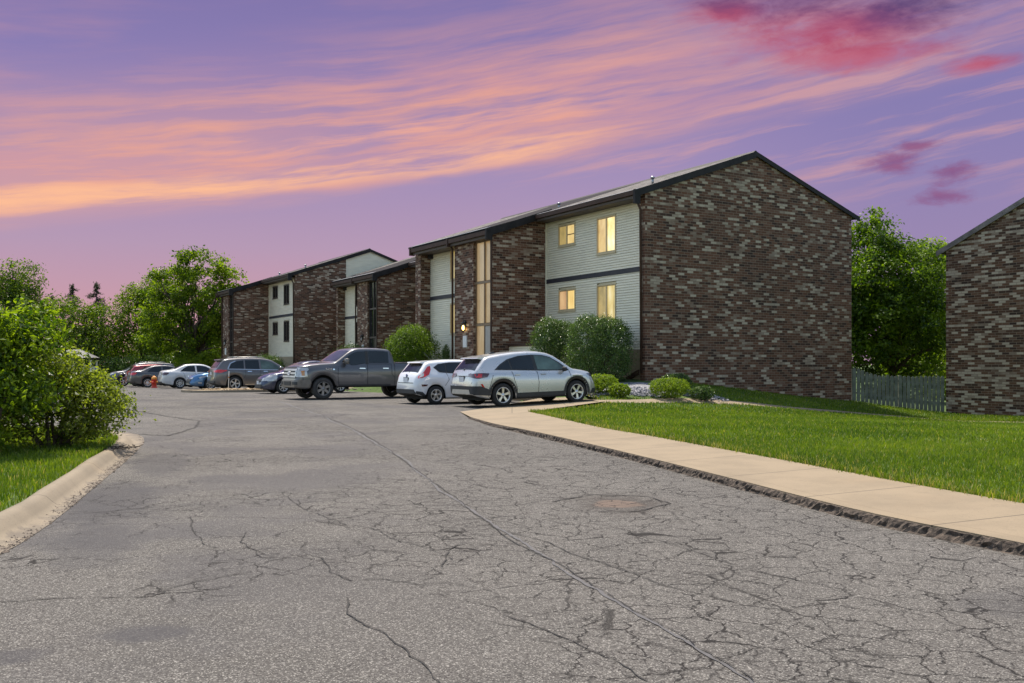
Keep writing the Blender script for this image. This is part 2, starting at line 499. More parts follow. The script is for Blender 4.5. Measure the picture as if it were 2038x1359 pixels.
M = {}
M['brick'] = mat_brick('brown_brick', 0.79)
M['brick_pale'] = mat_brick('weathered_brick', 0.65, 0.92, 0.11)
M['siding'] = mat_siding('cream_siding', (0.76, 0.695, 0.545))
M['siding_tan'] = mat_siding('tan_siding', (0.33, 0.26, 0.17))
M['shingle_dark'] = plain('dark_roof_shingle', (0.020, 0.018, 0.020), .85, var=.4, scale=9, bump=.5, spec=.1)
M['shingle'] = mat_shingle('roof_shingle')
M['fascia'] = plain('dark_fascia', (0.020, 0.017, 0.017), 0.6, var=0.35, scale=3, bump=0.2, spec=.2)
M['soffit'] = plain('brown_soffit', (0.06, 0.042, 0.034), 0.6, var=0.2)
M['brown_trim'] = plain('brown_trim', (0.058, 0.032, 0.023), 0.6, var=0.25, scale=4, spec=.2)
M['band'] = plain('dark_band', (0.030, 0.028, 0.036), 0.6, var=0.2)
M['tan_trim'] = plain('tan_trim', (0.52, 0.42, 0.26), 0.5, var=0.1)
M['win_frame_dark'] = plain('dark_window_frame', (0.05, 0.035, 0.03), 0.4, var=0.1)
M['pane_dark'] = mat_glass('dark_pane', (0.012, 0.014, 0.016), 0.05)
M['door_grey'] = plain('grey_door_paint', (0.36, 0.34, 0.31), 0.5, var=0.06)
M['white_paint'] = plain('white_paint', (0.72, 0.71, 0.69), 0.5, var=0.06)
M['black_metal'] = plain('black_metal', (0.02, 0.02, 0.021), 0.45, var=0.2)
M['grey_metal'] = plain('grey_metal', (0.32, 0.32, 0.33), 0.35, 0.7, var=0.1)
M['lamp_glow'] = emit('lamp_glow', (1.0, 0.62, 0.16), 9.0)
M['asphalt'] = mat_asphalt()
M['kerb_gutter'] = mat_concrete('gutter_concrete', (0.215, 0.172, 0.120), 3.0, True)
M['crack'] = plain('crack_fill', (0.022, 0.019, 0.017), 0.9, var=0.5, scale=20)
M['patch'] = plain('tar_patch', (0.072, 0.068, 0.071), 0.75, var=0.15, scale=30, bump=0.3)
M['dirt'] = plain('worn_dirt', (0.12, 0.092, 0.072), 0.95, var=0.35, scale=14, bump=0.6)
M['sidewalk'] = mat_concrete('sidewalk_concrete', (0.228, 0.174, 0.112), 1.62)
M['kerb'] = mat_concrete('kerb_concrete', (0.27, 0.222, 0.160), 3.0)
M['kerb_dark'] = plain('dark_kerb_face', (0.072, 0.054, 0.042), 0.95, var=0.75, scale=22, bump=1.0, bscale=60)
M['ground'] = mat_ground()
M['gravel'] = mat_rock('grey_gravel', (0.06, 0.06, 0.07), (0.36, 0.355, 0.38), 14)
M['tan_rock'] = mat_rock('tan_rock', (0.22, 0.15, 0.08), (0.5, 0.38, 0.24), 8)
M['mulch'] = plain('bare_soil', (0.05, 0.038, 0.026), 0.95, var=0.4, scale=18, bump=0.8)
M['wood_grey'] = plain('weathered_picket', (0.118, 0.126, 0.096), 0.85, var=0.35, scale=3.5, bump=0.5)
M['bark'] = mat_bark('bark')
M['bark_dark'] = mat_bark('dark_bark', (0.04, 0.032, 0.027))
M['grass'] = mat_leaf('grass_blades', (0.044, 0.100, 0.005), (0.210, 0.285, 0.022), 0.44, (1.2, 1.2, 0.35), 0.42, (0.38, 0.33, 0.13))
M['leaf_maple'] = mat_leaf('maple_leaves', (0.020, 0.056, 0.006), (0.165, 0.250, 0.016), 0.5)
M['leaf_bright'] = mat_leaf('bright_leaves', (0.034, 0.076, 0.006), (0.235, 0.310, 0.020), 0.55)
M['leaf_mid'] = mat_leaf('mid_green_leaves', (0.030, 0.066, 0.008), (0.170, 0.235, 0.020), 0.52)
M['leaf_olive'] = mat_leaf('olive_leaves', (0.052, 0.082, 0.012), (0.265, 0.300, 0.050), 0.55)
M['leaf_shrub'] = mat_leaf('shrub_leaves', (0.024, 0.060, 0.012), (0.130, 0.195, 0.050), 0.36, (1.2, 1.3, 0.6), 0.28)
M['leaf_dark'] = mat_leaf('dark_needles', (0.012, 0.028, 0.009), (0.042, 0.062, 0.018), 0.25)
M['leaf_lime'] = mat_leaf('lime_leaves', (0.085, 0.150, 0.008), (0.270, 0.340, 0.022), 0.5)
# vehicles
M['glass'] = mat_glass('car_glass')
M['glass_teal'] = mat_glass('clear_car_glass', (0.075, 0.115, 0.105), 0.05)
M['glass_shield'] = mat_glass('windscreen_glass', (0.030, 0.036, 0.048), 0.06)
M['tyre'] = plain('tyre_rubber', (0.018, 0.017, 0.017), 0.85, var=0.3, scale=10)
M['tyre_dusty'] = plain('dusty_tyre_rubber', (0.042, 0.038, 0.036), 0.9, var=0.3, scale=10)
M['rim'] = plain('alloy_rim', (0.62, 0.60, 0.57), 0.3, 0.75, var=0.08)
M['rim_dark'] = plain('grey_alloy_rim', (0.22, 0.21, 0.20), 0.35, 0.7, var=0.12)
M['black_plastic'] = plain('black_plastic', (0.022, 0.023, 0.026), 0.6, var=0.2, scale=9)
M['under'] = plain('underbody', (0.010, 0.010, 0.010), 0.9, var=0.2)
M['chrome'] = plain('chrome', (0.72, 0.72, 0.73), 0.14, 1.0, var=0.05)
M['silver_trim'] = plain('silver_trim', (0.45, 0.44, 0.42), 0.35, 0.5, var=0.08)
M['lens_red'] = plain('red_lens', (0.55, 0.008, 0.008), 0.12, 0, var=0.2, coat=1.0)
M['lens_dark_red'] = plain('dark_red_lens', (0.055, 0.008, 0.012), 0.12, 0, var=0.3, coat=1.0)
M['lens_clear'] = plain('clear_lens', (0.42, 0.42, 0.42), 0.1, 0.2, var=0.25, coat=1.0)
M['lens_smoke'] = plain('smoked_lens', (0.035, 0.045, 0.085), 0.1, 0.2, var=0.3, coat=1.0)
M['lens_amber'] = plain('amber_lens', (0.42, 0.16, 0.025), 0.15, 0, var=0.2, coat=1.0)
M['plate'] = plain('number_plate', (0.62, 0.63, 0.66), 0.5, var=0.06)
M['plate_blue'] = plain('plate_print', (0.03, 0.045, 0.11), 0.5, var=0.1)
M['badge_blue'] = plain('badge_blue', (0.01, 0.025, 0.10), 0.2, var=0.1, coat=1.0)
# ---------------------------------------------------------------- terrain
KF = [(6.9,-15),(6.4,-6),(5.7,-1),(5.0,2.0),(4.25,4.5),(3.55,6.5),(2.98,7.9),(2.41,10.14),(1.85,12.33),(1.07,15.16),(0.366,17.55),(-0.40,20.1),(-1.03,23.0)]
KB = [(8.4,-15),(7.9,-6),(7.2,-1),(6.45,2.6),(5.4,5.5),(4.44,8.16),(3.98,9.7),(3.42,11.9),(2.86,13.9),(2.32,15.9),(1.74,17.8),(1.25,20.1),(0.45,24.0)]
LO = [(-3.6,-15),(-3.3,-2),(-3.2,2.0),(-3.3,4.6),(-3.55,6.5),(-3.86,7.9),(-4.45,9.95),(-5.15,12.4),(-5.75,14.4),(-6.3,16.1),(-7.1,17.8),(-8.2,18.8),(-10.5,19.5),(-15,19.8),(-30,20.2),(-70,20.5)]
LI = [(-4.3,-15),(-3.95,-2),(-3.85,2.0),(-3.92,4.9),(-4.12,7.5),(-4.6,9.3),(-5.02,10.8),(-5.36,11.9),(-5.9,13.9),(-6.5,15.6),(-7.3,16.9),(-8.4,17.8),(-10.6,18.5),(-15,18.8),(-30,19.2),(-70,19.5)]
def wp(t, s):
    p = A0 + D*t + G*s
    return (p.x, p.y)
WF = [wp(0, -4.9), wp(8, -4.95), wp(20, -5.2), wp(32, -5.8), wp(45, -6.6)]     # kerb line of the walk along the facades
LOT_TOP = WF + [(-31.5, 79), (-70, 83)]
PAVED = KB[:1] + KB[1:] + [(2.95, 29.4), (1.9, 33.4)] + LOT_TOP + LO[::-1]
PAVED = np.array(PAVED)

def sdist(P, poly):
    """signed distance of points to polygon, positive inside"""
    P = np.asarray(P, dtype=float); n = len(poly)
    dmin = np.full(len(P), 1e9); ins = np.zeros(len(P), dtype=bool)
    for i in range(n):
        a = poly[i]; b = poly[(i+1) % n]; ab = b-a
        L2 = max(1e-9, ab @ ab)
        t = np.clip(((P-a) @ ab)/L2, 0, 1)
        q = a+t[:, None]*ab
        dmin = np.minimum(dmin, np.hypot(*(P-q).T))
        c = ((a[1] > P[:, 1]) != (b[1] > P[:, 1]))
        with np.errstate(divide='ignore', invalid='ignore'):
            xi = (b[0]-a[0])*(P[:, 1]-a[1])/(b[1]-a[1])+a[0]
        ins ^= c & (P[:, 0] < xi)
    return np.where(ins, dmin, -dmin)

def zp(y):
    """the car park drops a little towards its far end"""
    return -0.0105*np.maximum(0.0, np.asarray(y, dtype=float)-44.0)

CTRL = [(x, y, 0.11) for x, y in KB] + [(x, y, 0.10) for x, y in LI]
CTRL += [(2.9,29.6,.13),(4.4,30.5,.08),(6.46,31.7,.0),(10.1,33.9,-.27),(13.5,36.0,-.58),(17.07,38.1,-.89),(18.96,34.8,-.83),
         (5.11,35.5,.72),(9.9,38.3,.24),(14.9,41.2,-.28),(16.9,41.1,-.55),(18.94,41,-.8),(20.7,38,-.74),(23,34,-.7),
         (2.7,31.8,.36),(3.4,31.4,.30),(5.2,31.6,.28),(6.4,32.0,.2),(1.2,36.5,.66),(3.3,36.2,.70),(-3.6,43.4,.5),(-6.2,48.5,.4),(-9.5,57,.2),(-18,68,.0),(-25,76,-.1),
         (8,20,.02),(14,24,-.25),(9,13,.02),(15,15,-.08),(24,22,-.45),(40,30,-.8),(40,10,-.3),(14,4,.05),(30,60,-1.0),(12,60,-.2),(0,75,0),(-20,95,-.3),(-60,95,-.4),(60,80,-1.2),
         (-9,10,.16),(-14,6,.2),(-30,5,.2),(-20,14,.16),(-50,10,.2),(-8,-10,.15),(20,-10,.1)]
for q in (2, 9, 20, 32, 45): CTRL.append((*wp(q, -3.3), 0.16 - 0.008*q))
CTRL = np.array(CTRL)
def _phi(r): return r*r*np.log(r+1e-9)
def _fit():
    P = CTRL[:, :2]; n = len(P)
    K = _phi(np.hypot(P[:, None, 0]-P[None, :, 0], P[:, None, 1]-P[None, :, 1])) + np.eye(n)*1.5
    A = np.zeros((n+3, n+3)); A[:n, :n] = K; A[:n, n] = 1; A[:n, n+1:] = P; A[n, :n] = 1; A[n+1:, :n] = P.T
    b = np.zeros(n+3); b[:n] = CTRL[:, 2]
    return np.linalg.solve(A, b)
_W = _fit()
def tz(P):
    P = np.atleast_2d(np.asarray(P, dtype=float))
    out = np.empty(len(P))
    for i in range(0, len(P), 20000):
        q = P[i:i+20000]
        K = _phi(np.hypot(q[:, None, 0]-CTRL[None, :, 0], q[:, None, 1]-CTRL[None, :, 1]))
        out[i:i+20000] = K @ _W[:-3] + _W[-3] + q @ _W[-2:]
    return np.clip(out, -1.3, 0.9)
def gz(x, y): return float(tz([(x, y)])[0])

def axis_steps(a, b, step, far):
    mid = list(np.arange(a, b+1e-6, step)); out = []
    d = step; x = b
    while x < far: d *= 1.35; x += d; out.append(x)
    lo = []; d = step; x = a
    while x > -far: d *= 1.35; x -= d; lo.append(x)
    return np.array(lo[::-1]+mid+out)
gx = axis_steps(-34, 34, 0.5, 2500); gy = axis_steps(-8, 84, 0.5, 2500)
XX, YY = np.meshgrid(gx, gy)
P = np.stack([XX.ravel(), YY.ravel()], 1)
near = (np.abs(P[:, 0]) < 75) & (P[:, 1] > -25) & (P[:, 1] < 125)
Z = np.full(len(P), -0.5); Z[near] = tz(P[near])
dd = np.hypot(np.maximum(0, np.abs(P[:, 0])-45), np.maximum(0, np.maximum(P[:, 1]-95, -10-P[:, 1])))
k = np.clip(dd/30, 0, 1); Z = Z*(1-k) + (-0.5)*k
PAVED_G = np.array(list(KB)+[(2.95, 29.4), (1.9, 33.4)]+LOT_TOP+LI[::-1])
sd = np.full(len(P), -50.0); sd[near] = sdist(P[near], PAVED_G)
low = np.minimum(Z, zp(P[:, 1])) - 0.09
w = np.clip(sd/0.4+0.6, 0, 1); Z = Z*(1-w)+low*w
nx, ny = len(gx), len(gy)
idx = np.arange(nx*ny).reshape(ny, nx)
quads = np.stack([idx[:-1, :-1], idx[:-1, 1:], idx[1:, 1:], idx[1:, :-1]], -1).reshape(-1, 4)
ground = np_mesh('ground', np.c_[P, Z], quads.ravel(), np.full(len(quads), 4), M['ground'], smooth=True)
tag(ground, kind='structure')

# asphalt: one sheet following the car park's fall
def sheet(name, poly, zf, mat, cuts=()):
    bm = bmesh.new()
    f = bm.faces.new([bm.verts.new((x, y, 0)) for x, y in poly])
    for y in cuts:
        bmesh.ops.bisect_plane(bm, geom=bm.verts[:]+bm.edges[:]+bm.faces[:], plane_co=(0, y, 0), plane_no=(0, 1, 0))
    bmesh.ops.triangulate(bm, faces=bm.faces[:])
    for v in bm.verts: v.co.z = float(zf(v.co.x, v.co.y))
    bmesh.ops.recalc_face_normals(bm, faces=bm.faces[:])
    if sum(f.normal.z for f in bm.faces) < 0:
        bmesh.ops.reverse_faces(bm, faces=bm.faces[:])
    me = bpy.data.meshes.new(name); bm.to_mesh(me); bm.free()
    me.materials.append(mat); box_uv(me)
    return link(bpy.data.objects.new(name, me))
ROAD = KF + [(-1.45, 26.2), (0.0, 30.5)] + LOT_TOP + LO[::-1]
tag(sheet('road', ROAD, lambda x, y: 0.004+float(zp(y)), M['asphalt'], (44, 50, 56, 62, 68, 74)), kind='structure')

# pavement strip with its own UVs (metres along / across)
def resample(pts, n):
    pts = np.array(pts, dtype=float)
    seg = np.hypot(*np.diff(pts, axis=0).T); s = np.concatenate([[0], np.cumsum(seg)])
    q = np.linspace(0, s[-1], n)
    return np.stack([np.interp(q, s, pts[:, 0]), np.interp(q, s, pts[:, 1])], 1), s[-1]
def smoothline(pts, n):
    """Catmull-Rom through pts"""
    pts = [np.array(p, dtype=float) for p in pts]
    P_ = [2*pts[0]-pts[1]]+pts+[2*pts[-1]-pts[-2]]
    out = []
    for i in range(1, len(P_)-2):
        for t in np.linspace(0, 1, 8, endpoint=False):
            a, b, c, d = P_[i-1], P_[i], P_[i+1], P_[i+2]
            out.append(0.5*((2*b)+(c-a)*t+(2*a-5*b+4*c-d)*t*t+(3*b-a-3*c+d)*t**3))
    out.append(pts[-1])
    return resample(out, n)
def strip(name, A, B, zA, zB, mat, length, thick=0.2, kind='structure'):
    n = len(A); vs = []; fs = []; uvs = []
    ss = np.linspace(0, length, n)
    for i in range(n):
        w_ = float(np.hypot(*(A[i]-B[i])))
        vs += [(A[i][0], A[i][1], zA[i]), (B[i][0], B[i][1], zB[i]), (A[i][0], A[i][1], zA[i]-thick), (B[i][0], B[i][1], zB[i]-thick)]
    uvd = {}
    me = bpy.data.meshes.new(name); uvf = []
    for i in range(n-1):
        a, b = 4*i, 4*i+4
        w1 = float(np.hypot(*(A[i]-B[i]))); w2 = float(np.hypot(*(A[i+1]-B[i+1])))
        fs.append([a, b, b+1, a+1]); uvf += [(ss[i], 0), (ss[i+1], 0), (ss[i+1], w2), (ss[i], w1)]
        fs.append([a, a+2, b+2, b]); uvf += [(ss[i], 0), (ss[i], .5), (ss[i+1], .5), (ss[i+1], 0)]
        fs.append([a+1, b+1, b+3, a+3]); uvf += [(ss[i], 0), (ss[i+1], 0), (ss[i+1], .5), (ss[i], .5)]
    for e in (0, 4*(n-1)):
        fs.append([e, e+1, e+3, e+2]); uvf += [(0.3, 0.3)]*4
    me.from_pydata(vs, [], fs)
    ul = me.uv_layers.new(name='UVMap')
    bm = bmesh.new(); bm.from_mesh(me); bm.to_mesh(me); bm.free()
    ul = me.uv_layers[0]
    ul.data.foreach_set('uv', np.array(uvf, dtype=np.float32).ravel())
    me.materials.append(mat); me.update()
    o = link(bpy.data.objects.new(name, me)); tag(o, kind=kind)
    return o
n_ = 90
a_, la = smoothline(KF, n_); b_, lb = smoothline(KB, n_)
yy = a_[:, 1]
zA_ = np.where(yy < 17, 0.092, 0.092-0.042*np.clip((yy-17)/6, 0, 1)); zB_ = np.full(n_, 0.125)
strip('sidewalk', a_, b_, zA_, zB_, M['sidewalk'], la)
# broken dark kerb face below the pavement edge
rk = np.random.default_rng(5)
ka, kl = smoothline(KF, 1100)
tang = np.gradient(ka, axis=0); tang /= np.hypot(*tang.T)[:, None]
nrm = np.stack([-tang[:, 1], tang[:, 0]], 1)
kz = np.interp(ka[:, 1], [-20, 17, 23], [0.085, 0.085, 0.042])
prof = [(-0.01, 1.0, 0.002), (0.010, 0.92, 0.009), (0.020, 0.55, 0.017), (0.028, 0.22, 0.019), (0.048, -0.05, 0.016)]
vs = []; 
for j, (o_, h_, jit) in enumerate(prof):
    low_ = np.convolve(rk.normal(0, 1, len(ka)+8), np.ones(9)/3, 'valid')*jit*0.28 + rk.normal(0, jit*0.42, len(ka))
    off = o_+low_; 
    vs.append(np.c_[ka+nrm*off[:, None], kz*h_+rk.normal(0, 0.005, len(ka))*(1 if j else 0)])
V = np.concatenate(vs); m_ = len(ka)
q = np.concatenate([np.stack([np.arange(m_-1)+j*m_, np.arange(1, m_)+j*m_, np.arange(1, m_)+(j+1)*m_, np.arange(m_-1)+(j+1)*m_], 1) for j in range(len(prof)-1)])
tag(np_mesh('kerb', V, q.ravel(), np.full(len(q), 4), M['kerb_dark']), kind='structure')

# concrete apron in front of the parked cars, walk along the facades, footpath across the lawn
ap = [(-1.03,23.0,.05),(-1.45,26.2,.012),(-0.7,28.4,.02),(0.0,30.5,.06),(0.9,33.0,.13),(2.2,33.75,.17),(3.3,31.4,.20),(2.95,29.75,.16),(0.45,24.0,.125)]
mb = MB(); c0 = (0.7, 27.8, 0.05)
mb.add([c0]+ap, [[0, i+1, (i+1) % len(ap)+1] for i in range(len(ap))])
o = mb.build('pavement', M['sidewalk'], fixn=True); tag(o, kind='structure')
f_, lf = smoothline([wp(0.3,-4.9)]+WF[1:], 60); bk, _ = smoothline([wp(0.0,-3.3), wp(8,-3.45), wp(20,-3.7), wp(32,-4.3), wp(45,-5.1)], 60)
zz = np.linspace(.20, -.06, 60)
strip('walkway', f_, bk, zz, zz+0.01, M['sidewalk'], lf)
pl = [(2.7,29.75),(4.5,30.6),(6.46,31.7),(10.1,33.9),(13.5,36.0),(16.2,37.4),(17.6,36.6),(18.96,34.6),(21,31),(25,25)]
pc, lp = smoothline(pl, 70)
tg = np.gradient(pc, axis=0); tg /= np.hypot(*tg.T)[:, None]; nn = np.stack([-tg[:, 1], tg[:, 0]], 1)
pa, pb = pc-nn*0.36, pc+nn*0.30
strip('footpath', pa, pb, tz(pa)+0.015, tz(pb)+0.015, M['sidewalk'], lp)

# rolled kerb and gutter on the left
n_ = 120
lo_, ll = smoothline(LO, n_); li_, _ = smoothline(LI, n_)
cross = [(0.0, 0.008), (0.42, 0.014), (0.55, 0.05), (0.70, 0.105), (0.86, 0.125), (1.06, 0.125), (1.10, -0.05)]
vs = []; uvl = []
for f, z in cross:
    pt = lo_*(1-f)+li_*f
    vs.append(np.c_[pt, np.full(n_, z)])
V = np.concatenate(vs)
q = np.concatenate([np.stack([np.arange(n_-1)+j*n_, np.arange(1, n_)+j*n_, np.arange(1, n_)+(j+1)*n_, np.arange(n_-1)+(j+1)*n_], 1)[:, ::-1] for j in range(len(cross)-1)])
o = np_mesh('kerb', V, q.ravel(), np.full(len(q), 4), M['kerb_gutter'], smooth=True); tag(o, kind='structure')
ss = np.linspace(0, ll, n_); ul = o.data.uv_layers.new(name='UVMap')
vi = np.empty(len(o.data.loops), dtype=np.int32); o.data.loops.foreach_get('vertex_index', vi)
ul.data.foreach_set('uv', np.c_[ss[vi % n_], (vi//n_)*0.5+2.0].astype(np.float32).ravel())

# ---- cracks, tar and worn patches of the road (flat marks, 3-5 mm above the asphalt)
def ribbon(mb, pts, w0, w1, jit, z=0.0075, step=0.05, rng=np.random.default_rng(3)):
    p, L = resample(pts, max(6, int(sum(math.dist(pts[i], pts[i+1]) for i in range(len(pts)-1))/step)))
    n = len(p)
    t = np.gradient(p, axis=0); t /= np.hypot(*t.T)[:, None]+1e-9; nn = np.stack([-t[:, 1], t[:, 0]], 1)
    wander = np.cumsum(rng.normal(0, jit, n)); wander -= np.linspace(wander[0], wander[-1], n)
    p = p+nn*wander[:, None]
    wd = np.linspace(w0, w1, n)*np.abs(1+rng.normal(0, 0.35, n))*0.5
    a = p+nn*wd[:, None]; b = p-nn*wd[:, None]
    z_ = z+rng.uniform(0, 0.0015)
    vs = [(x, y, z_) for x, y in a]+[(x, y, z_) for x, y in b]
    mb.add(vs, [[i, i+1, n+i+1, n+i] for i in range(n-1)])
def pg(u, v):
    Y = 1.33*1870/(v-725.0); return ((u-1019)/1870*Y, Y)
mb = MB()
ribbon(mb, [pg(*p) for p in [(560,800),(640,826),(720,862),(790,900),(860,955),(930,1010),(1010,1062),(1090,1112),(1180,1168),(1300,1240),(1400,1300),(1500,1359),(1700,1500)]], 0.07, 0.016, 0.006)
o = mb.build('road_seam', M['patch'], fixn=False); tag(o, kind='structure')
mb = MB()
ribbon(mb, [pg(*p) for p in [(640,826),(720,862),(790,900),(860,955),(930,1010),(1010,1062),(1090,1112),(1180,1168),(1300,1240),(1400,1300),(1500,1359)]], 0.022, 0.006, 0.005, z=0.011)
for pl_, w_ in [([(690,1190),(688,1230),(720,1248),(760,1262),(800,1290),(838,1325),(850,1340),(880,1385)], .008),
            ([(0,1200),(120,1192),(300,1190),(330,1180)], .010), ([(330,1175),(400,1158),(460,1148),(500,1140)], .008),
            ([(165,1023),(260,1015),(360,1005),(440,1004),(520,998)], .012),
            ([(1000,1225),(1060,1250),(1150,1290),(1220,1320),(1290,1359)], .008),
            ([(640,1040),(680,1046),(740,1052),(790,1078),(850,1090),(900,1115)], .008),
            ([(640,1110),(655,1140),(700,1158),(760,1152),(830,1165),(900,1160),(980,1178)], .008),
            ([(380,1030),(395,1060),(410,1085),(430,1092)], .009), ([(490,1060),(485,1080),(520,1110),(560,1115)], .008),
            ([(250,815),(330,828),(395,838),(385,852),(340,868),(262,864)], .05),
            ([(410,812),(500,822),(620,818),(700,826)], .03), ([(600,760),(680,800),(760,810)], .02),
            ([(1100,1000),(1180,985),(1290,990),(1330,1003),(1270,1018),(1190,1020)], .02),
            ([(560,980),(600,1010),(650,1030),(690,1046)], .010), ([(880,1130),(900,1090),(930,1080),(1010,1090)], .010),
            ([(1010,1060),(1100,1080),(1210,1120),(1330,1165),(1460,1200)], .008), ([(1250,1060),(1400,1110),(1560,1150),(1700,1180)], .007)]:
    ribbon(mb, [pg(*p) for p in pl_], w_, w_*0.8, 0.008, z=0.0085)
o = mb.build('road_crack', M['crack'], fixn=False); tag(o, kind='structure')
def blotch(mb, cx, cy, rx, ry, z, n=40, rough=0.25, ang=0.0, rng=np.random.default_rng(11)):
    ph = rng.uniform(0, 6.28, 5); am = rng.uniform(0.3, 1, 5)*rough
    pts = []
    for i in range(n):
        a = 2*math.pi*i/n
        r = 1+sum(am[k]*math.sin((k+2)*a+ph[k]) for k in range(5))*0.6 + rng.normal(0, 0.03)
        x, y = rx*r*math.cos(a), ry*r*math.sin(a)
        pts.append((cx+x*math.cos(ang)-y*math.sin(ang), cy+x*math.sin(ang)+y*math.cos(ang), z))
    mb.add([(cx, cy, z)]+pts, [[0, i+1, (i+1) % n+1] for i in range(n)])
# ---- planted beds
mb = MB()
def bed(poly, n=10, up=0.03, far=False):
    c = np.mean(np.array(poly), axis=0)
    vs = [(c[0], c[1], gz(*c)+up+0.03)]
    ring = resample(list(poly)+[poly[0]], 40)[0][:-1]
    for f in (0.5, 1.0):
        q = c+(ring-c)*f; z = tz(q)+(up if f < 1 else -0.02)
        vs += [(a, b, c_) for (a, b), c_ in zip(q, z)]
    m = len(ring)
    fs = [[0, 1+i, 1+(i+1) % m] for i in range(m)]+[[1+i, 1+m+i, 1+m+(i+1) % m, 1+(i+1) % m] for i in range(m)]
    mb.add(vs, fs)
bed([(2.6,31.1),(4.2,31.0),(6.3,31.7),(7.6,32.6),(7.0,34.4),(5.3,35.4),(3.2,35.9),(2.0,34.2)])
tag(mb.build('gravel_bed', M['gravel']), kind='stuff')
mb = MB()
bed([wp(.3,-.1), wp(.3,-2.4), wp(3,-3.0), wp(7,-3.2), wp(7.1,-.1)], up=0.05)
bed([wp(10.6,-2.2), wp(10.6,-3.3), wp(14,-3.4), wp(19,-3.5), wp(19,-2.2)], up=0.05)
tag(mb.build('planting_soil', M['mulch']), kind='structure')
# rocks lying in the gravel bed (uncountable small stones, one object)
rg = np.random.default_rng(21); mb = MB()
def stones(cx, cy, rx, ry, n, lo, hi, zfun):
    for _ in range(n):
        a = rg.uniform(0, 6.28); r = math.sqrt(rg.uniform(0, 1)); x, y = cx+rx*r*math.cos(a), cy+ry*r*math.sin(a)
        s = rg.uniform(lo, hi); z = zfun(x, y)
        pts = []
        for (dx, dy, dz) in [(1,0,0),(0,1,0),(-1,0,0),(0,-1,0),(.5,.5,.6),(-.5,.5,.6),(-.5,-.5,.6),(.5,-.5,.6)]:
            pts.append((x+dx*s*rg.uniform(.7,1.2), y+dy*s*rg.uniform(.7,1.2), z+dz*s*rg.uniform(.7,1.3)))
        mb.add(pts, [(0,1,5,4),(1,2,6,5),(2,3,7,6),(3,0,4,7),(4,5,6,7)])
stones(4.6, 32.3, 1.1, 1.1, 420, .03, .075, lambda x, y: gz(x, y)+.03)
stones(6.6, 32.6, .9, .7, 160, .03, .07, lambda x, y: gz(x, y)+.03)
stones(3.2, 31.7, .7, .5, 130, .03, .06, lambda x, y: gz(x, y)+.03)
tag(mb.build('gravel', M['gravel']), kind='stuff')
# crumbs of asphalt and leaf litter lying in the gutter
mb = MB()
gl, _ = smoothline(LO[3:12], 400)
for (c0_, sd_, n_k) in [(60, 9, 240), (118, 12, 240), (150, 10, 200), (205, 16, 260), (250, 12, 160), (200, 90, 320)]:
    for k_ in np.clip(rg.normal(c0_, sd_, n_k), 0, 399).astype(int):
        x, y = gl[k_]; x += -abs(rg.normal(.02, .10)); y += rg.normal(0, .03)
        s_ = rg.uniform(.006, .020); z_ = .006
        mb.add([(x-s_, y, z_), (x, y-s_*rg.uniform(.6, 1.4), z_), (x+s_*rg.uniform(.6, 1.4), y, z_), (x, y+s_, z_), (x+rg.normal(0, .3)*s_, y, z_+s_*rg.uniform(.4, .9))], [(0,1,4),(1,2,4),(2,3,4),(3,0,4)])
tag(mb.build('debris', M['dirt']), kind='stuff')

# ---- grass blades
def blades(name, pts, hts, wid, label_kind='stuff', seed=1, dry=None):
    r = np.random.default_rng(seed); n = len(pts)
    z = tz(pts)-0.005
    a = r.uniform(0, 2*np.pi, n); lean = r.uniform(0.0, 0.65, n)*hts; la_ = r.uniform(0, 2*np.pi, n)
    cx, cy = np.cos(a)*wid, np.sin(a)*wid
    b0 = np.c_[pts[:, 0]-cx, pts[:, 1]-cy, z]; b1 = np.c_[pts[:, 0]+cx, pts[:, 1]+cy, z]
    mx = np.cos(la_)*lean; my = np.sin(la_)*lean
    m0 = np.c_[pts[:, 0]-cx*.8+mx*.35, pts[:, 1]-cy*.8+my*.35, z+hts*.6]; m1 = np.c_[pts[:, 0]+cx*.8+mx*.35, pts[:, 1]+cy*.8+my*.35, z+hts*.6]
    tp = np.c_[pts[:, 0]+mx, pts[:, 1]+my, z+hts]
    V = np.stack([b0, b1, m1, m0, tp], 1).reshape(-1, 3)
    base = np.arange(n)*5
    f = np.stack([base, base+1, base+2, base+3, base+3, base+2, base+4], 1).ravel()
    fs = np.tile([4, 3], n)
    patch = 0.47+0.20*np.sin(pts[:, 0]*0.9+1.3*np.sin(pts[:, 1]*0.7))*np.cos(pts[:, 1]*1.1)+0.13*np.sin(pts[:, 0]*2.7+2*np.sin(pts[:, 1]*1.9))*np.sin(pts[:, 1]*3.1+pts[:, 0])
    t = np.clip(patch+r.normal(0, 0.20, n), 0, .9); t[r.uniform(0, 1, n) < .045] = 1.0
    if dry is not None: t = np.where(r.uniform(0, 1, n) < dry, 1.0, t)
    o = np_mesh(name, V, f, fs, M['grass'], tint=np.repeat(t, 5))
    tag(o, kind=label_kind)
    return o
rgs = np.random.default_rng(99)
def scatter(x0, x1, y0, y1, dens, polys_out, inside=None):
    n = int((x1-x0)*(y1-y0)*dens)
    p = np.c_[rgs.uniform(x0, x1, n), rgs.uniform(y0, y1, n)]
    # camera-independent thinning only by footprint
    keep = np.ones(n, bool)
    for po, marg in polys_out: keep &= sdist(p, np.array(po)) < -marg
    if inside is not None: keep &= sdist(p, np.array(inside)) > 0
    return p[keep]
FOOT = np.concatenate([pa, pb[::-1]])
BED = [(2.6,31.1),(4.2,31.0),(6.3,31.7),(7.6,32.6),(7.0,34.4),(5.3,35.4),(3.2,35.9),(2.0,34.2)]
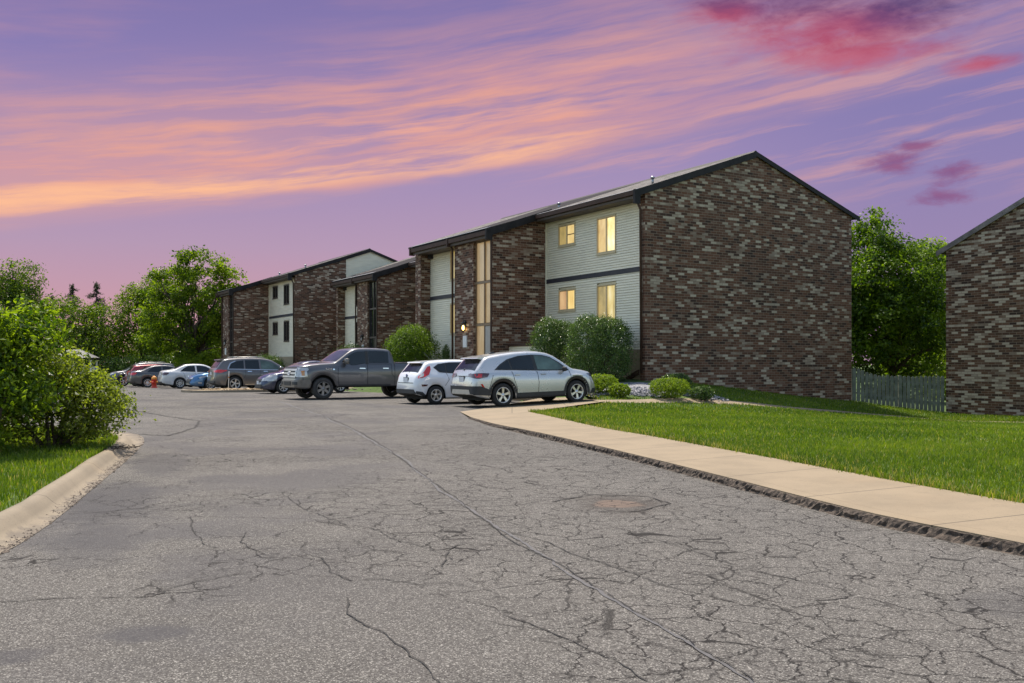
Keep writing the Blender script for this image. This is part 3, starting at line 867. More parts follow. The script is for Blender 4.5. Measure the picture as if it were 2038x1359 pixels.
HOUSE = [wp(-.02,-.2), wp(-.02,12), wp(60,12), wp(60,-3.4), wp(0,-3.4)]
OUT = [(PAVED, -0.035), (FOOT, -0.03), (BED, 0), (HOUSE, 0)]
# right-hand lawn: denser where it is near
LAWN = [(4.2,8.6),(12,9),(22,22),(24,30),(20.6,37.5),(18.9,41),(14.9,41.2),(5.1,35.4),(2.3,34),(0.4,23.9)]
p1 = scatter(0.3, 12, 7.5, 15.0, 1500, OUT, [(0,24),(4.3,7.6),(12,7.6),(12,15.0),(0,15)])
p2 = scatter(0.3, 17, 15.0, 24, 620, OUT, LAWN)
p3 = scatter(0.3, 25, 24, 42, 300, OUT, LAWN)
pt = np.concatenate([p1, p2, p3])
ht = np.concatenate([rgs.uniform(.035, .085, len(p1)), rgs.uniform(.04, .09, len(p2)), rgs.uniform(.045, .10, len(p3))])
dk = np.clip(.20*np.exp(-np.maximum(0, -sdist(pt, PAVED)-.05)/.35), 0, 1)
wd = np.concatenate([np.full(len(p1), .0042), np.full(len(p2), .007), np.full(len(p3), .011)])
blades('grass', pt, ht, wd, seed=4, dry=dk)
# longer tufts hanging over the pavement edge
e_, _ = smoothline(KB[3:], 900)
e_ = np.repeat(e_, 5, axis=0)+rgs.normal(0, .05, (4500, 2)); e_ = e_+np.array([0.05, 0.02])
blades('grass', e_, rgs.uniform(.04, .12, len(e_)), np.full(len(e_), .005), seed=8, dry=np.full(len(e_), .25))
STRIP = [wp(q, -3.35-.02*q) for q in (19.5, 26, 32, 45, 52)]+[wp(52, -2), wp(38.5, -1.4), wp(38.2, 3.2), wp(21, 3.2), wp(19.5, -.2)]
L2 = scatter(-32, -2, 40, 82, 170, [], STRIP)
blades('grass', L2, rgs.uniform(.06, .14, len(L2)), np.full(len(L2), .018), seed=15)
L1 = scatter(-12, -3.6, 3.0, 18.4, 900, [], [(x-.03, y) for x, y in LI[2:13]]+[(-12,18.5),(-12,2.0)])
blades('grass', L1, rgs.uniform(.04, .10, len(L1)), np.full(len(L1), .0055), seed=5)
# ---------------------------------------------------------------- apartment blocks
PITCH = 0.345; EAVE = 8.07; APX = 5.6; DEP = 11.45
def roofz(s):
    return EAVE+PITCH*s if s <= APX else EAVE+PITCH*(2*APX-s)

def siding_front(mb, t0, t1, s, z0, z1, holes=(), step=0.1016, lap=0.024):
    """lapped boards facing -s, with openings cut out"""
    z = z0
    while z < z1-1e-4:
        zt = min(z1, z+step)
        spans = [(t0, t1)]
        for (a, b, c, d) in holes:
            if zt > c+0.01 and z < d-0.01:
                new = []
                for (p, q) in spans:
                    if b <= p or a >= q: new.append((p, q)); continue
                    if a > p: new.append((p, a))
                    if b < q: new.append((b, q))
                spans = new
        for p, q in spans:
            gz_ = min(.015, step*.12); zb_ = z+gz_
            mb.add([(s-lap, p, zb_), (s-lap, q, zb_), (s, q, zt), (s, p, zt), (s+.03, p, zb_), (s+.03, q, zb_), (s+.03, p, z), (s+.03, q, z), (s, p, z), (s, q, z)],
                   [(0, 3, 2, 1), (0, 1, 5, 4), (4, 5, 7, 6), (6, 7, 9, 8)])
        z = zt

def siding_gable(mb, t, s0, s1, z0, top, step=0.1016, lap=0.024):
    """lapped boards facing -t under a sloping top"""
    z = z0
    ap = max(top(APX), top(min(max(s0, APX), s1)))
    while z < ap:
        zt = z+step
        n = 30; ss = [s0+(s1-s0)*i/n for i in range(n+1)]
        ok = [q for q in ss if top(q) >= zt]
        if ok:
            a, b = min(ok), max(ok)
            if b-a > .02:
                mb.add([(a, t-lap, z), (b, t-lap, z), (b, t, zt), (a, t, zt), (a, t, z), (b, t, z)], [(0, 1, 2, 3), (0, 4, 5, 1)])
        z = zt

def window(parent, s, t0, t1, z0, z1, frame_m, panes, slider=True, rail=False):
    mb = MB(); w = 0.055
    mb.box(s-.045, s+.06, t0, t1, z0, z0+w); mb.box(s-.045, s+.06, t0, t1, z1-w, z1)
    mb.box(s-.043, s+.058, t0, t0+w, z0+w, z1-w); mb.box(s-.043, s+.058, t1-w, t1, z0+w, z1-w)
    tm = (t0+t1)/2
    mb.box(s-.030, s+.05, tm-.03, tm+.03, z0+w, z1-w)
    # inner sash outlines
    for a, b in ((t0+w, tm-.03), (tm+.03, t1-w)):
        mb.box(s-.005, s+.045, a, b, z0+w, z0+w+.03); mb.box(s-.005, s+.045, a, b, z1-w-.03, z1-w)
    fr = mb.build('window', frame_m, parent)
    for i, (a, b) in enumerate(((t0+w, tm-.03), (tm+.03, t1-w))):
        mb = MB(); mb.box(s+.02, s+.035, a, b, z0+w+.03, z1-w-.03)
        mb.build('pane', panes[i], fr)
    mb = MB(); mb.box(s-.075, s-.047, t0-.03, t1+.03, z0-.04, z0-.002)
    mb.build('sill', frame_m, fr)
    if rail:
        mb = MB(); zz_ = z0+(z1-z0)*.48; mb.box(s-.002, s+.018, t0+w, tm-.03, zz_, zz_+.035)
        mb.build('sash_rail', M['black_metal'], fr)
    return fr

def make_block(name, loc, label, lit=False, T=20.5, left_part=True, gable_siding=None, base=-1.2, brick='brick', group='apartment blocks along the car park'):
    root = empty(name, loc, PHI)
    tag(root, label, 'apartment building', group)
    BR = M[brick]
    front = -2.65
    # --- gable wall
    mb = MB()
    sb = gable_siding if gable_siding is not None else DEP
    poly = [(-.10, base), (sb, base)]
    if sb < APX: poly += [(sb, roofz(sb)-.10)]
    else: poly += [(sb, roofz(sb)-.10), (APX, roofz(APX)-.10)]
    poly += [(-.10, roofz(-.10)-.10)]
    mb.prism(poly, 'y', 0.0, 0.30)
    mb.build('gable_wall', BR, root)
    if gable_siding is not None:
        mb = MB()
        siding_gable(mb, 0.06, gable_siding, DEP, 5.0, lambda q: roofz(q)-.10)
        mb.prism([(gable_siding, base), (DEP, base), (DEP, roofz(DEP)-.12), (APX, roofz(APX)-.12), (gable_siding, roofz(gable_siding)-.12)], 'y', 0.08, 0.28)
        mb.build('gable_siding', M['siding'], root)
    # --- back and end walls (close the volume)
    mb = MB(); mb.box(DEP-.3, DEP, .302, T-.302, base, roofz(DEP)-.14); mb.build('back_wall', BR, root)
    send = front+.02 if not left_part else -.08
    mb = MB(); mb.prism([(send, base), (DEP, base), (DEP, roofz(DEP)-.12), (APX, roofz(APX)-.12), (send, roofz(send)-.12)], 'y', T-.30, T)
    mb.build('end_wall', BR, root)
    # --- roof: front slope steps forward over the entrance part
    mb = MB(); th = .10
    def slab(s0, s1, t0, t1):
        mb.add([(s0,t0,roofz(s0)),(s1,t0,roofz(s1)),(s1,t1,roofz(s1)),(s0,t1,roofz(s0)),
                (s0,t0,roofz(s0)-th),(s1,t0,roofz(s1)-th),(s1,t1,roofz(s1)-th),(s0,t1,roofz(s0)-th)],
               [(0,1,2,3),(4,7,6,5),(0,4,5,1),(1,5,6,2),(2,6,7,3),(3,7,4,0)])
    tl = 14.72 if left_part else T
    slab(-.52, APX, -.05, 7.0)
    if left_part: slab(-.52, APX, tl, T)
    slab(APX, DEP+.4, -.05, T)
    roof = mb.build('roof', M['shingle'], root)
    mb = MB(); bay = lambda q: roofz(q)+.10
    fl = lambda q: roofz(q)+.006
    mb.add([(front-.28,7.0,bay(front-.28)),(.3,7.0,fl(.3)),(.3,tl,fl(.3)),(front-.28,tl,bay(front-.28)),
            (front-.28,7.0,roofz(front-.28)-th),(.3,7.0,roofz(.3)-th),(.3,tl,roofz(.3)-th),(front-.28,tl,roofz(front-.28)-th),
            (APX-.02,7.0,fl(APX-.02)),(APX-.02,tl,fl(APX-.02)),(APX-.02,7.0,roofz(APX)-th),(APX-.02,tl,roofz(APX)-th)],
           [(0,1,2,3),(4,7,6,5),(0,4,5,1),(2,6,7,3),(3,7,4,0),(1,8,9,2),(5,6,11,10),(1,5,10,8),(8,10,11,9),(2,9,11,6)])
    mb.build('bay_roof', M['shingle_dark'], root)
    mb = MB(); mb.prism([(APX-.16, roofz(APX-.16)+.004), (APX+.16, roofz(APX+.16)+.004), (APX+.02, roofz(APX)+.05), (APX-.02, roofz(APX)+.05)], 'y', -.05, T); mb.build('ridge_cap', M['fascia'], roof)
    for t in (0.8, 7.6):
        mb = MB()
        mb.tube([(.9+t*.02, t, roofz(.9)-.05), (.9+t*.02, t, roofz(.9)+.22)], .05, 8)
        mb.lathe([(.09, roofz(.9)+.2), (.10, roofz(.9)+.24), (.03, roofz(.9)+.29)], 8, 'z', (.9+t*.02, t, 0))
        mb.build('vent_pipe', M['grey_metal'], roof)
    # --- rake boards, eave boards, gutters
    def rake(s0, s1, t0, t1, h=.24, drop=.0, blocks=()):
        mb = MB()
        for q in blocks: mb.box(*q)
        mb.add([(s0,t0,roofz(s0)-drop),(s1,t0,roofz(s1)-drop),(s1,t0,roofz(s1)-h),(s0,t0,roofz(s0)-h),
                (s0,t1,roofz(s0)-drop),(s1,t1,roofz(s1)-drop),(s1,t1,roofz(s1)-h),(s0,t1,roofz(s0)-h)],
               [(0,3,2,1),(4,5,6,7),(0,1,5,4),(1,2,6,5),(2,3,7,6),(3,0,4,7)])
        mb.build('rake_board', M['fascia'], root)
    rake(-.60, APX, -.09, -.052, .25, -.012, [(-.66, -.40, -.10, .02, roofz(-.55)-.52, roofz(-.55)+.0)]); rake(APX, DEP+.45, -.088, -.052, .18, -.012)
    rake(front-.36, .25, 6.96, 6.998, .26, -.06, [(front-.42, front-.12, 6.955, 7.08, roofz(front-.28)-.42, roofz(front-.28)+.02)])
    mb = MB()
    mb.box(-.62, -.523, -.04, 6.95, roofz(-.52)-.19, roofz(-.52)-.015)
    mb.build('gutter', M['brown_trim'], root)
    mb = MB()
    mb.box(front-.40, front-.283, 7.08, tl, roofz(front-.28)-.20, roofz(front-.28)-.015)
    for t in (10.62, tl-.04):
        mb.box(front-.43, front-.16, t, t+.12, roofz(front-.28)-.34, roofz(front-.28)+.03)
    mb.build('gutter', M['brown_trim'], root)
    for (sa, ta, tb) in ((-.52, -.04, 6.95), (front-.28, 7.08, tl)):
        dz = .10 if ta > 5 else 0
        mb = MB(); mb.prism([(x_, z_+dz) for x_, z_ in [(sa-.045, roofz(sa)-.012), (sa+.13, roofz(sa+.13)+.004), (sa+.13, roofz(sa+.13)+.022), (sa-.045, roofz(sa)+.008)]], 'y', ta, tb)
        mb.build('eave_glint_strip', M['grey_metal'], root)  # pale metal strip added to stand in for sunlight glinting on the lower shingles
    mb = MB()
    mb.box(-.52, .14, .302, 6.99, roofz(-.52)-.30, roofz(-.52)-.24)
    mb.box(-.524, -.49, -.04, 6.96, roofz(-.52)-.30, roofz(-.52)-.20)
    mb.build('soffit', M['soffit'], root); mb = MB()
    mb.box(front-.28, -2.05 if left_part else front+.3, 7.34, tl-.31, roofz(front-.28)-.30, roofz(front-.28)-.24)
    mb.box(front-.284, front-.24, 7.1, tl, roofz(front-.28)-.32, roofz(front-.28)-.20)
    mb.build('soffit', M['soffit'], root)
    # --- lapped siding beside the gable, with its windows
    F = M['tan_trim'] if lit else M['win_frame_dark']
    K = M['pane_dark']
    wins = [(4.92,6.20,6.42,7.36,'us'),(2.08,3.36,5.81,7.31,'ub'),(4.90,6.18,3.62,4.56,'ls'),(2.08,3.36,3.05,4.57,'lb')]
    if lit:
        P_ = {'us': (M['lit_blind'], M['lit_olive']), 'ub': (M['lit_bright'], M['lit_plain']), 'ls': (M['lit_fold'], M['lit_pink']), 'lb': (M['lit_stripe'], M['lit_olive'])}
    holes = [(a-.0, b+.0, c-.0, d+.0) for a, b, c, d, _ in wins]
    ztop = roofz(-.52)-.30
    mb = MB()
    siding_front(mb, .302, 7.19, .12, 1.9, 4.90, holes); siding_front(mb, .302, 7.19, .12, 5.08, ztop, holes)
    mb.box(.19, .26, .302, 7.19, base, ztop)
    mb.build('siding', M['siding'], root)
    mb = MB(); mb.box(.085, .13, .302, 7.188, 4.90, 5.08); mb.build('belt_board', M['band'], root)
    mb = MB(); mb.box(.09, .16, .302, 7.188, base, 1.90); mb.build('foundation_wall', M['siding_tan'], root)
    for a, b, c, d, k in wins:
        window(root, .12, a, b, c, d, F, P_[k] if lit else (K, K), rail=(lit and k == 'us'))
    for a, b in ((.302, .34), (7.15, 7.188)):
        mb = MB(); mb.box(.06, .104, a, b, 1.9, ztop); mb.build('corner_trim', M['siding'], root)
    # --- entrance bay
    mb = MB()
    mb.prism([(front, base), (.10, base), (.10, roofz(.10)-.12), (front, roofz(front)-.12)], 'y', 7.19, 7.33)
    mb.build('side_wall', BR, root)
    mb = MB(); mb.box(front, front+.45, 8.89, 10.70, base, roofz(front)-.12); mb.build('entrance_pier', BR, root)
    mb = MB(); mb.box(front+.12, front+.2, 7.33, 8.89, 6.78, roofz(front)-.12); mb.build('entrance_lintel', M['soffit'], root)
    g = front+.16
    mb = MB()
    for a, b in ((7.33, 7.37), (8.83, 8.89), (8.07, 8.12)): mb.box(g-.05, g+.07, a, b, .55, 6.78)
    for z in (6.70, 4.88, 3.02): mb.box(g-.047, g+.067, 7.37, 8.83, z, z+.11)
    mb.box(g-.05, g+.07, 7.37, 8.83, .3, .55)
    fr = mb.build('entrance_window', M['tan_mullion'] if lit else M['win_frame_dark'], root)
    for (a, b) in ((7.37, 8.07), (8.12, 8.83)):
        for (z0, z1) in ((5.01, 6.70), (3.15, 4.88)):
            mb = MB(); mb.box(g+.01, g+.025, a, b, z0, z1)
            mb.build('pane', (M['lit_entry'] if a < 8 else M['lit_entry_pale']) if lit else K, fr)
    mb = MB(); mb.box(g+.01, g+.025, 8.12, 8.83, .55, 3.02); mb.build('pane', M['lit_entry_pale'] if lit else K, fr)
    mb = MB(); mb.box(g-.02, g+.03, 7.38, 8.06, .55, 3.0)
    dr = mb.build('door', M['door_grey'] if lit else M['win_frame_dark'], root)
    mb = MB(); mb.tube([(g-.02, 7.98, 1.62), (g-.07, 7.98, 1.62), (g-.07, 7.90, 1.62)], .014, 6); mb.build('handle', M['grey_metal'], dr)
    # brown corner boards and downpipes
    mb = MB()
    mb.box(front-.05, front-.003, 7.185, 7.29, base, roofz(front)-.5)
    mb.build('corner_board', M['brown_trim'], root)
    mb = MB()
    tt = 10.76 if left_part else 10.62
    x = front-.06
    mb.tube([(x-.2, tt, 6.98), (x-.02, tt, 6.6), (x-.02, tt, base+1.5)], .05, 8)
    mb.build('downpipe', M['brown_trim'], root); mb = MB()
    mb.tube([(-.5, .16, 7.72), (-.2, .16, 7.2), (-.16, .16, 1.0)], .05, 8)
    mb.build('downpipe', M['brown_trim'], root)
    # carriage lamp and letter panel on the pier
    mb = MB(); zc, tc = 3.02, 9.62; x = front-.13
    mb.box(front-.06, front-.003, tc-.06, tc+.06, zc-.02, zc+.30)
    mb.tube([(front-.03, tc, zc+.24), (x, tc, zc+.32), (x, tc, zc+.18)], .014, 6)
    mb.lathe([(.02, zc+.25), (.10, zc+.17), (.085, zc+.13)], 6, 'z', (x, tc, 0), smooth=False)
    for k in range(6):
        a = k*math.pi/3; mb.tube([(x+.08*math.cos(a), tc+.08*math.sin(a), zc+.14), (x+.06*math.cos(a), tc+.06*math.sin(a), zc-.16)], .008, 4)
    mb.lathe([(.065, zc-.16), (.05, zc-.20), (.01, zc-.24)], 6, 'z', (x, tc, 0), smooth=False)
    lp_ = mb.build('wall_lamp', M['black_metal'], root)
    mb = MB(); mb.lathe([(.012, zc-.15), (.042, zc-.11), (.046, zc-.02), (.02, zc+.07)], 10, 'z', (x, tc, 0))
    mb.build('bulb', M['lamp_glow'] if lit else M['white_paint'], lp_)
    mb = MB(); mb.bevbox(front-.05, front-.003, 9.46, 9.80, 2.10, 2.62, .01); mb.build('letter_box', M['white_paint'], root)
    # --- siding left of the entrance
    if left_part:
        zt2 = roofz(front-.28)-.30
        h2 = [(10.95, 12.18, 5.33, 6.78), (10.95, 12.18, 2.76, 4.23)]
        mb = MB(); siding_front(mb, 10.70, 14.36, -2.1, 1.1, 4.50, h2); siding_front(mb, 10.70, 14.36, -2.1, 4.68, zt2, h2)
        mb.box(-2.03, -1.96, 10.70, 14.36, base, zt2)
        mb.build('siding', M['siding'], root)
        mb = MB(); mb.box(-2.135, -2.09, 10.70, 14.358, 4.50, 4.68); mb.build('belt_board', M['band'], root)
        for a, b, c, d in h2:
            window(root, -2.1, a, b, c, d, F, (M['lit_plain'], M['lit_olive']) if lit else (K, K))
        mb = MB(); mb.prism([(front, base), (-.08, base), (-.08, roofz(-.08)-.12), (front, roofz(front)-.12)], 'y', 14.36, 14.66)
        mb.build('wing_wall', BR, root)
        mb = MB(); siding_front(mb, 14.66, T-.302, .12, 1.1, ztop); mb.box(.19, .26, 14.66, T-.302, base, ztop)
        mb.build('siding', M['siding'], root)
        mb = MB(); mb.bevbox(front+.36, front+.72, 14.06, 14.30, 6.55, 6.85, .04); mb.tube([(front+.5, 14.2, 6.7), (front+.5, 14.37, 6.8)], .03, 6)
        mb.build('flood_lamp', M['black_metal'], root)
    return root

M['tan_mullion'] = plain('tan_mullion', (0.20, 0.135, 0.08), .5, var=.15)
W0 = s2l(255, 226, 140); W1 = s2l(226, 178, 100); W2 = s2l(188, 142, 82)
M['lit_bright'] = mat_litpane('lit_white_blind', (s2l(240, 205, 120), s2l(255, 232, 160), s2l(255, 246, 205)), 0.60, blinds=22)
M['lit_plain'] = mat_litpane('lit_cream_blind', (s2l(205, 165, 95), s2l(232, 195, 125), s2l(242, 210, 140)), 0.45)
M['lit_blind'] = mat_litpane('lit_warm_blind', (s2l(215, 178, 105), s2l(240, 208, 135), s2l(250, 224, 155)), 0.47, blinds=16)
M['lit_olive'] = mat_litpane('lit_olive_blind', (s2l(150, 128, 66), s2l(185, 158, 88), s2l(205, 175, 100)), 0.38)
M['lit_fold'] = mat_litpane('lit_folded_curtain', (s2l(222, 176, 95), s2l(248, 212, 128), s2l(255, 228, 150)), 0.50, folds=7)
M['lit_pink'] = mat_litpane('lit_pink_curtain', (s2l(165, 116, 78), s2l(214, 168, 118), s2l(232, 190, 135)), 0.44, folds=9)
M['lit_stripe'] = mat_litpane('lit_striped_curtain', (s2l(150, 122, 50), s2l(226, 200, 120), s2l(250, 236, 190)), 0.47, folds=12)
M['lit_entry'] = mat_litpane('lit_stair_glass', (s2l(176, 138, 88), s2l(204, 164, 108), s2l(216, 180, 124)), 0.19)
M['lit_entry_pale'] = mat_litpane('lit_stair_glass_pale', (s2l(196, 158, 106), s2l(222, 186, 136), s2l(232, 200, 152)), 0.20, folds=2.2)

blk = make_block('apartment_building', tuple(A0), 'brown brick and cream siding apartment block with lit yellow windows and tall brick gable', lit=True)
# low siding-clad screen beside the entrance of the lit block, boxes on top
mb = MB(); siding_front(mb, 4.2, 7.18, -1.8, -.2, 2.10, step=.2, lap=.02); mb.box(-1.78, -1.70, 4.2, 7.18, -.3, 2.10)
mb.box(-1.70, .06, 4.2, 4.28, -.3, 2.10)
scr = mb.build('screen_wall', M['siding'], blk)
mb = MB(); mb.box(-1.88, -1.62, 4.15, 7.185, 2.102, 2.20); mb.build('coping', M['brown_trim'], scr)
mb = MB()
mb.add([(-.18, .34, .95), (-.18, 2.1, .25), (-.10, 2.1, .25), (-.10, .34, .95), (-.18, .34, 1.13), (-.18, 2.1, .43), (-.10, 2.1, .43), (-.10, .34, 1.13)],
       [(0,3,2,1),(4,5,6,7),(0,1,5,4),(1,2,6,5),(2,3,7,6),(3,0,4,7)])
mb.build('stair_stringer', M['brown_trim'], blk)
p = A0+D*5.2+G*(-1.2)
pb_ = empty('storage_box', (p.x, p.y, 2.20), PHI); tag(pb_, 'pale blue lidded box standing on the low siding screen behind the flowering bush', 'box')
mb = MB(); mb.bevbox(-.28, .28, -.35, .35, -.001, .24, .02); mb.build('bin', plain('blue_grey_plastic', (.16, .22, .33), .5), pb_)
mb = MB(); mb.bevbox(-.31, .31, -.38, .38, .242, .29, .02); mb.build('lid', plain('pale_blue_lid', (.26, .36, .50), .5), pb_)
mb = MB(); mb.box(-.30, .30, -.37, .37, -.8, -.005); mb.build('stand', M['brown_trim'], pb_)

pB = A0+D*20.8+G*3.4
make_block('apartment_building', tuple(pB), 'dark windowed brick apartment block standing between the lit block and the farthest block', gable_siding=3.7, T=17.3)
pC = A0+D*38.3+G*(-1.2)
make_block('apartment_building', tuple(pC), 'farthest brick apartment block, with a siding peak showing above its brick gable', gable_siding=3.75, T=11.2, left_part=False)

# ---- the neighbouring block whose gable faces the car park on the right
def neighbour():
    root = empty('apartment_building', (18.94, 41.0, 0), PHI)
    tag(root, 'plain pale flecked brick gable of the neighbouring block beyond the picket fence', 'apartment building', 'apartment blocks along the car park')
    W = 12.2; ez, pt = 6.47, 0.455
    rz = lambda w: ez+pt*min(w, W-w)
    mb = MB(); mb.prism([(0, -1.6), (-W, -1.6), (-W, rz(W)-.10), (-W/2, rz(W/2)-.10), (0, rz(0)-.10)], 'x', 0, .3)
    mb.build('gable_wall', M['brick_pale'], root)
    mb = MB()
    mb.box(.302, 22, -.3, 0, -1.6, ez-.1); mb.box(.302, 22, -W, -W+.3, -1.6, ez-.1)
    mb.prism([(-.302, -1.6), (-W+.302, -1.6), (-W+.302, ez-.1), (-W/2, rz(W/2)-.14), (-.302, ez-.1)], 'x', 21.7, 21.99)
    mb.build('side_wall', M['brick_pale'], root)
    mb = MB()
    for a, b in ((.35, -W/2), (-W/2, -W-.35)):
        za = rz(-a) if a < 0 else ez-pt*a
        zb = rz(-b) if -b < W else ez-pt*(-b-W)
        mb.add([(-.07,a,za),(22.2,a,za),(22.2,b,zb),(-.07,b,zb),(-.07,a,za-.1),(22.2,a,za-.1),(22.2,b,zb-.1),(-.07,b,zb-.1)],
               [(0,1,2,3),(4,7,6,5),(0,4,5,1),(1,5,6,2),(2,6,7,3),(3,7,4,0)])
    mb.build('roof', M['shingle'], root)
    mb = MB()
    for a, b in ((.40, -W/2), (-W/2, -W-.40)):
        za = rz(-a) if a < 0 else ez-pt*a
        zb = rz(-b) if -b < W else ez-pt*(-b-W)
        mb.add([(-.11,a,za+.01),(-.072,a,za+.01),(-.072,b,zb+.01),(-.11,b,zb+.01),(-.11,a,za-.22),(-.072,a,za-.22),(-.072,b,zb-.22),(-.11,b,zb-.22)],
               [(0,1,2,3),(4,7,6,5),(0,4,5,1),(1,5,6,2),(2,6,7,3),(3,7,4,0)])
    mb.build('rake_board', plain('weathered_rake', (.16, .135, .125), .6, var=.4, scale=2), root)
    mb = MB(); mb.tube([(.5, .06, ez-.1), (.5, .06, -1)], .05, 8); mb.box(-.07, 22, .35, .45, ez-.28, ez-.14); mb.build('gutter', M['brown_trim'], root)
neighbour()

# ---- picket fence between the two gables
fx0, fy0, fx1, fy1 = 14.98, 41.32, 18.86, 41.02
L_ = math.dist((fx0, fy0), (fx1, fy1)); ang = math.atan2(fy1-fy0, fx1-fx0)
fence = empty('picket_fence', (fx0, fy0, 0), ang); tag(fence, 'weathered grey picket fence stepping down between the two brick gables', 'fence')
rf = np.random.default_rng(2); N_ = 22
for i in range(N_):
    x = .07+i*(L_-.14)/(N_-1)
    zb = gz(fx0+(fx1-fx0)*x/L_, fy0+(fy1-fy0)*x/L_)+.03
    u_ = x/L_
    zt = np.interp(u_, [0, .28, 1], [1.22, .85, .80])+rf.uniform(-.03, .03)
    w = .074; mb = MB(); tl_ = rf.uniform(-.008, .008)
    mb.prism([(x-w+tl_, zb), (x+w+tl_, zb), (x+w-tl_, zt-.07), (x+w*.45-tl_, zt), (x-w*.45-tl_, zt), (x-w-tl_, zt-.07)], 'y', -.022, .0)
    mb.build('picket', M['wood_grey'], fence)
def fz(x): return gz(fx0+(fx1-fx0)*x/L_, fy0+(fy1-fy0)*x/L_)
for off, nm in ((.35, 'rail'), (1.12, 'rail')):
    mb = MB()
    for a, b in ((0, L_/2), (L_/2, L_)):
        za, zb = fz(a)+off, fz(b)+off
        mb.add([(a,.003,za),(b,.003,zb),(b,.04,zb),(a,.04,za),(a,.003,za+.09),(b,.003,zb+.09),(b,.04,zb+.09),(a,.04,za+.09)],
               [(0,3,2,1),(4,5,6,7),(0,1,5,4),(1,2,6,5),(2,3,7,6),(3,0,4,7)])
    mb.build(nm, M['wood_grey'], fence)
for x in (.03, L_*.52, L_-.05):
    mb = MB(); z0 = fz(x); mb.bevbox(x-.045, x+.045, .042, .13, z0-.3, z0+1.42, .015); mb.build('post', M['wood_grey'], fence)
# ---------------------------------------------------------------- vehicles
def interp(tab, x):
    return float(np.interp(x, [p[0] for p in tab], [p[1] for p in tab]))
def smooth_interp(tab, x, r=0.05):
    return (interp(tab, x-r)+2*interp(tab, x)+interp(tab, x+r))/4

def car_body(sp, paint, root):
    L, arches = sp['L'], sp['arch']
    xs = sorted(set([round(x, 4) for x in np.linspace(0, L, int(L/0.045))] + sp.get('xtra', [])))
    rings = []; zbs = []
    for i, x in enumerate(xs):
        zt = smooth_interp(sp['top'], x, .03); zl = min(smooth_interp(sp['belt'], x, .08), zt-.012)
        w = smooth_interp(sp['plan'], x, .03); zb = interp(sp['bot'], x)
        for (xa, ra, za) in arches:
            if abs(x-xa) < ra: zb = max(zb, za+math.sqrt(ra*ra-(x-xa)**2))
        zb = min(zb, zl-.04)
        gh = max(0.0, zt-zl)
        wt = max(.12, (w-.055)-sp['tumble']*gh)
        rc = min(.085, .45*gh)
        cr = sp.get('crown', .02) if gh > .2 else .03
        h = zl-zb
        zm1 = zb+.30*h; zm2 = zb+.68*h
        ring = [(0, zb), (w-.20, zb), (w-.045, zb), (w-.012, zb+.035), (w, zm1), (w+.006, zm2), (w-.012, zl-.05 if h > .12 else zl-.01), (w-.05, zl),
                (wt, zt-rc), (wt-.028, zt-rc*.42), (wt-.085, zt-.006), (wt*.55, zt+cr*.7), (0, zt+cr)]
        rings.append([(x, y, z) for y, z in ring]); zbs.append(zb)
    n = len(rings[0]); mb = MB()
    V = []
    for rg_ in rings:
        V += rg_ + [(x, -y, z) for (x, y, z) in rg_[1:-1][::-1]]
    m = 2*n-2
    F = []; mi = []
    for i in range(len(rings)-1):
        for j in range(m):
            j2 = (j+1) % m
            F.append([i*m+j, i*m+j2, (i+1)*m+j2, (i+1)*m+j])
            mi.append(1 if j in (0, 1, m-1, m-2) else 0)
    F.append(list(range(m))[::-1]); mi.append(0)
    F.append([(len(rings)-1)*m+j for j in range(m)]); mi.append(0)
    me = bpy.data.meshes.new('body'); me.from_pydata(V, [], F)
    me.materials.append(paint); me.materials.append(M['under'])
    me.polygons.foreach_set('material_index', mi)
    bm = bmesh.new(); bm.from_mesh(me); bmesh.ops.recalc_face_normals(bm, faces=bm.faces[:])
    bmesh.ops.remove_doubles(bm, verts=bm.verts[:], dist=1e-5)
    for f in bm.faces: f.smooth = True
    for e in bm.edges:
        if len(e.link_faces) == 2 and e.calc_face_angle(0) > R(38): e.smooth = False
    bm.to_mesh(me)
    bm.normal_update(); tree = BVHTree.FromBMesh(bm); bm.free()
    o = link(bpy.data.objects.new('body', me), root)
    return o, tree

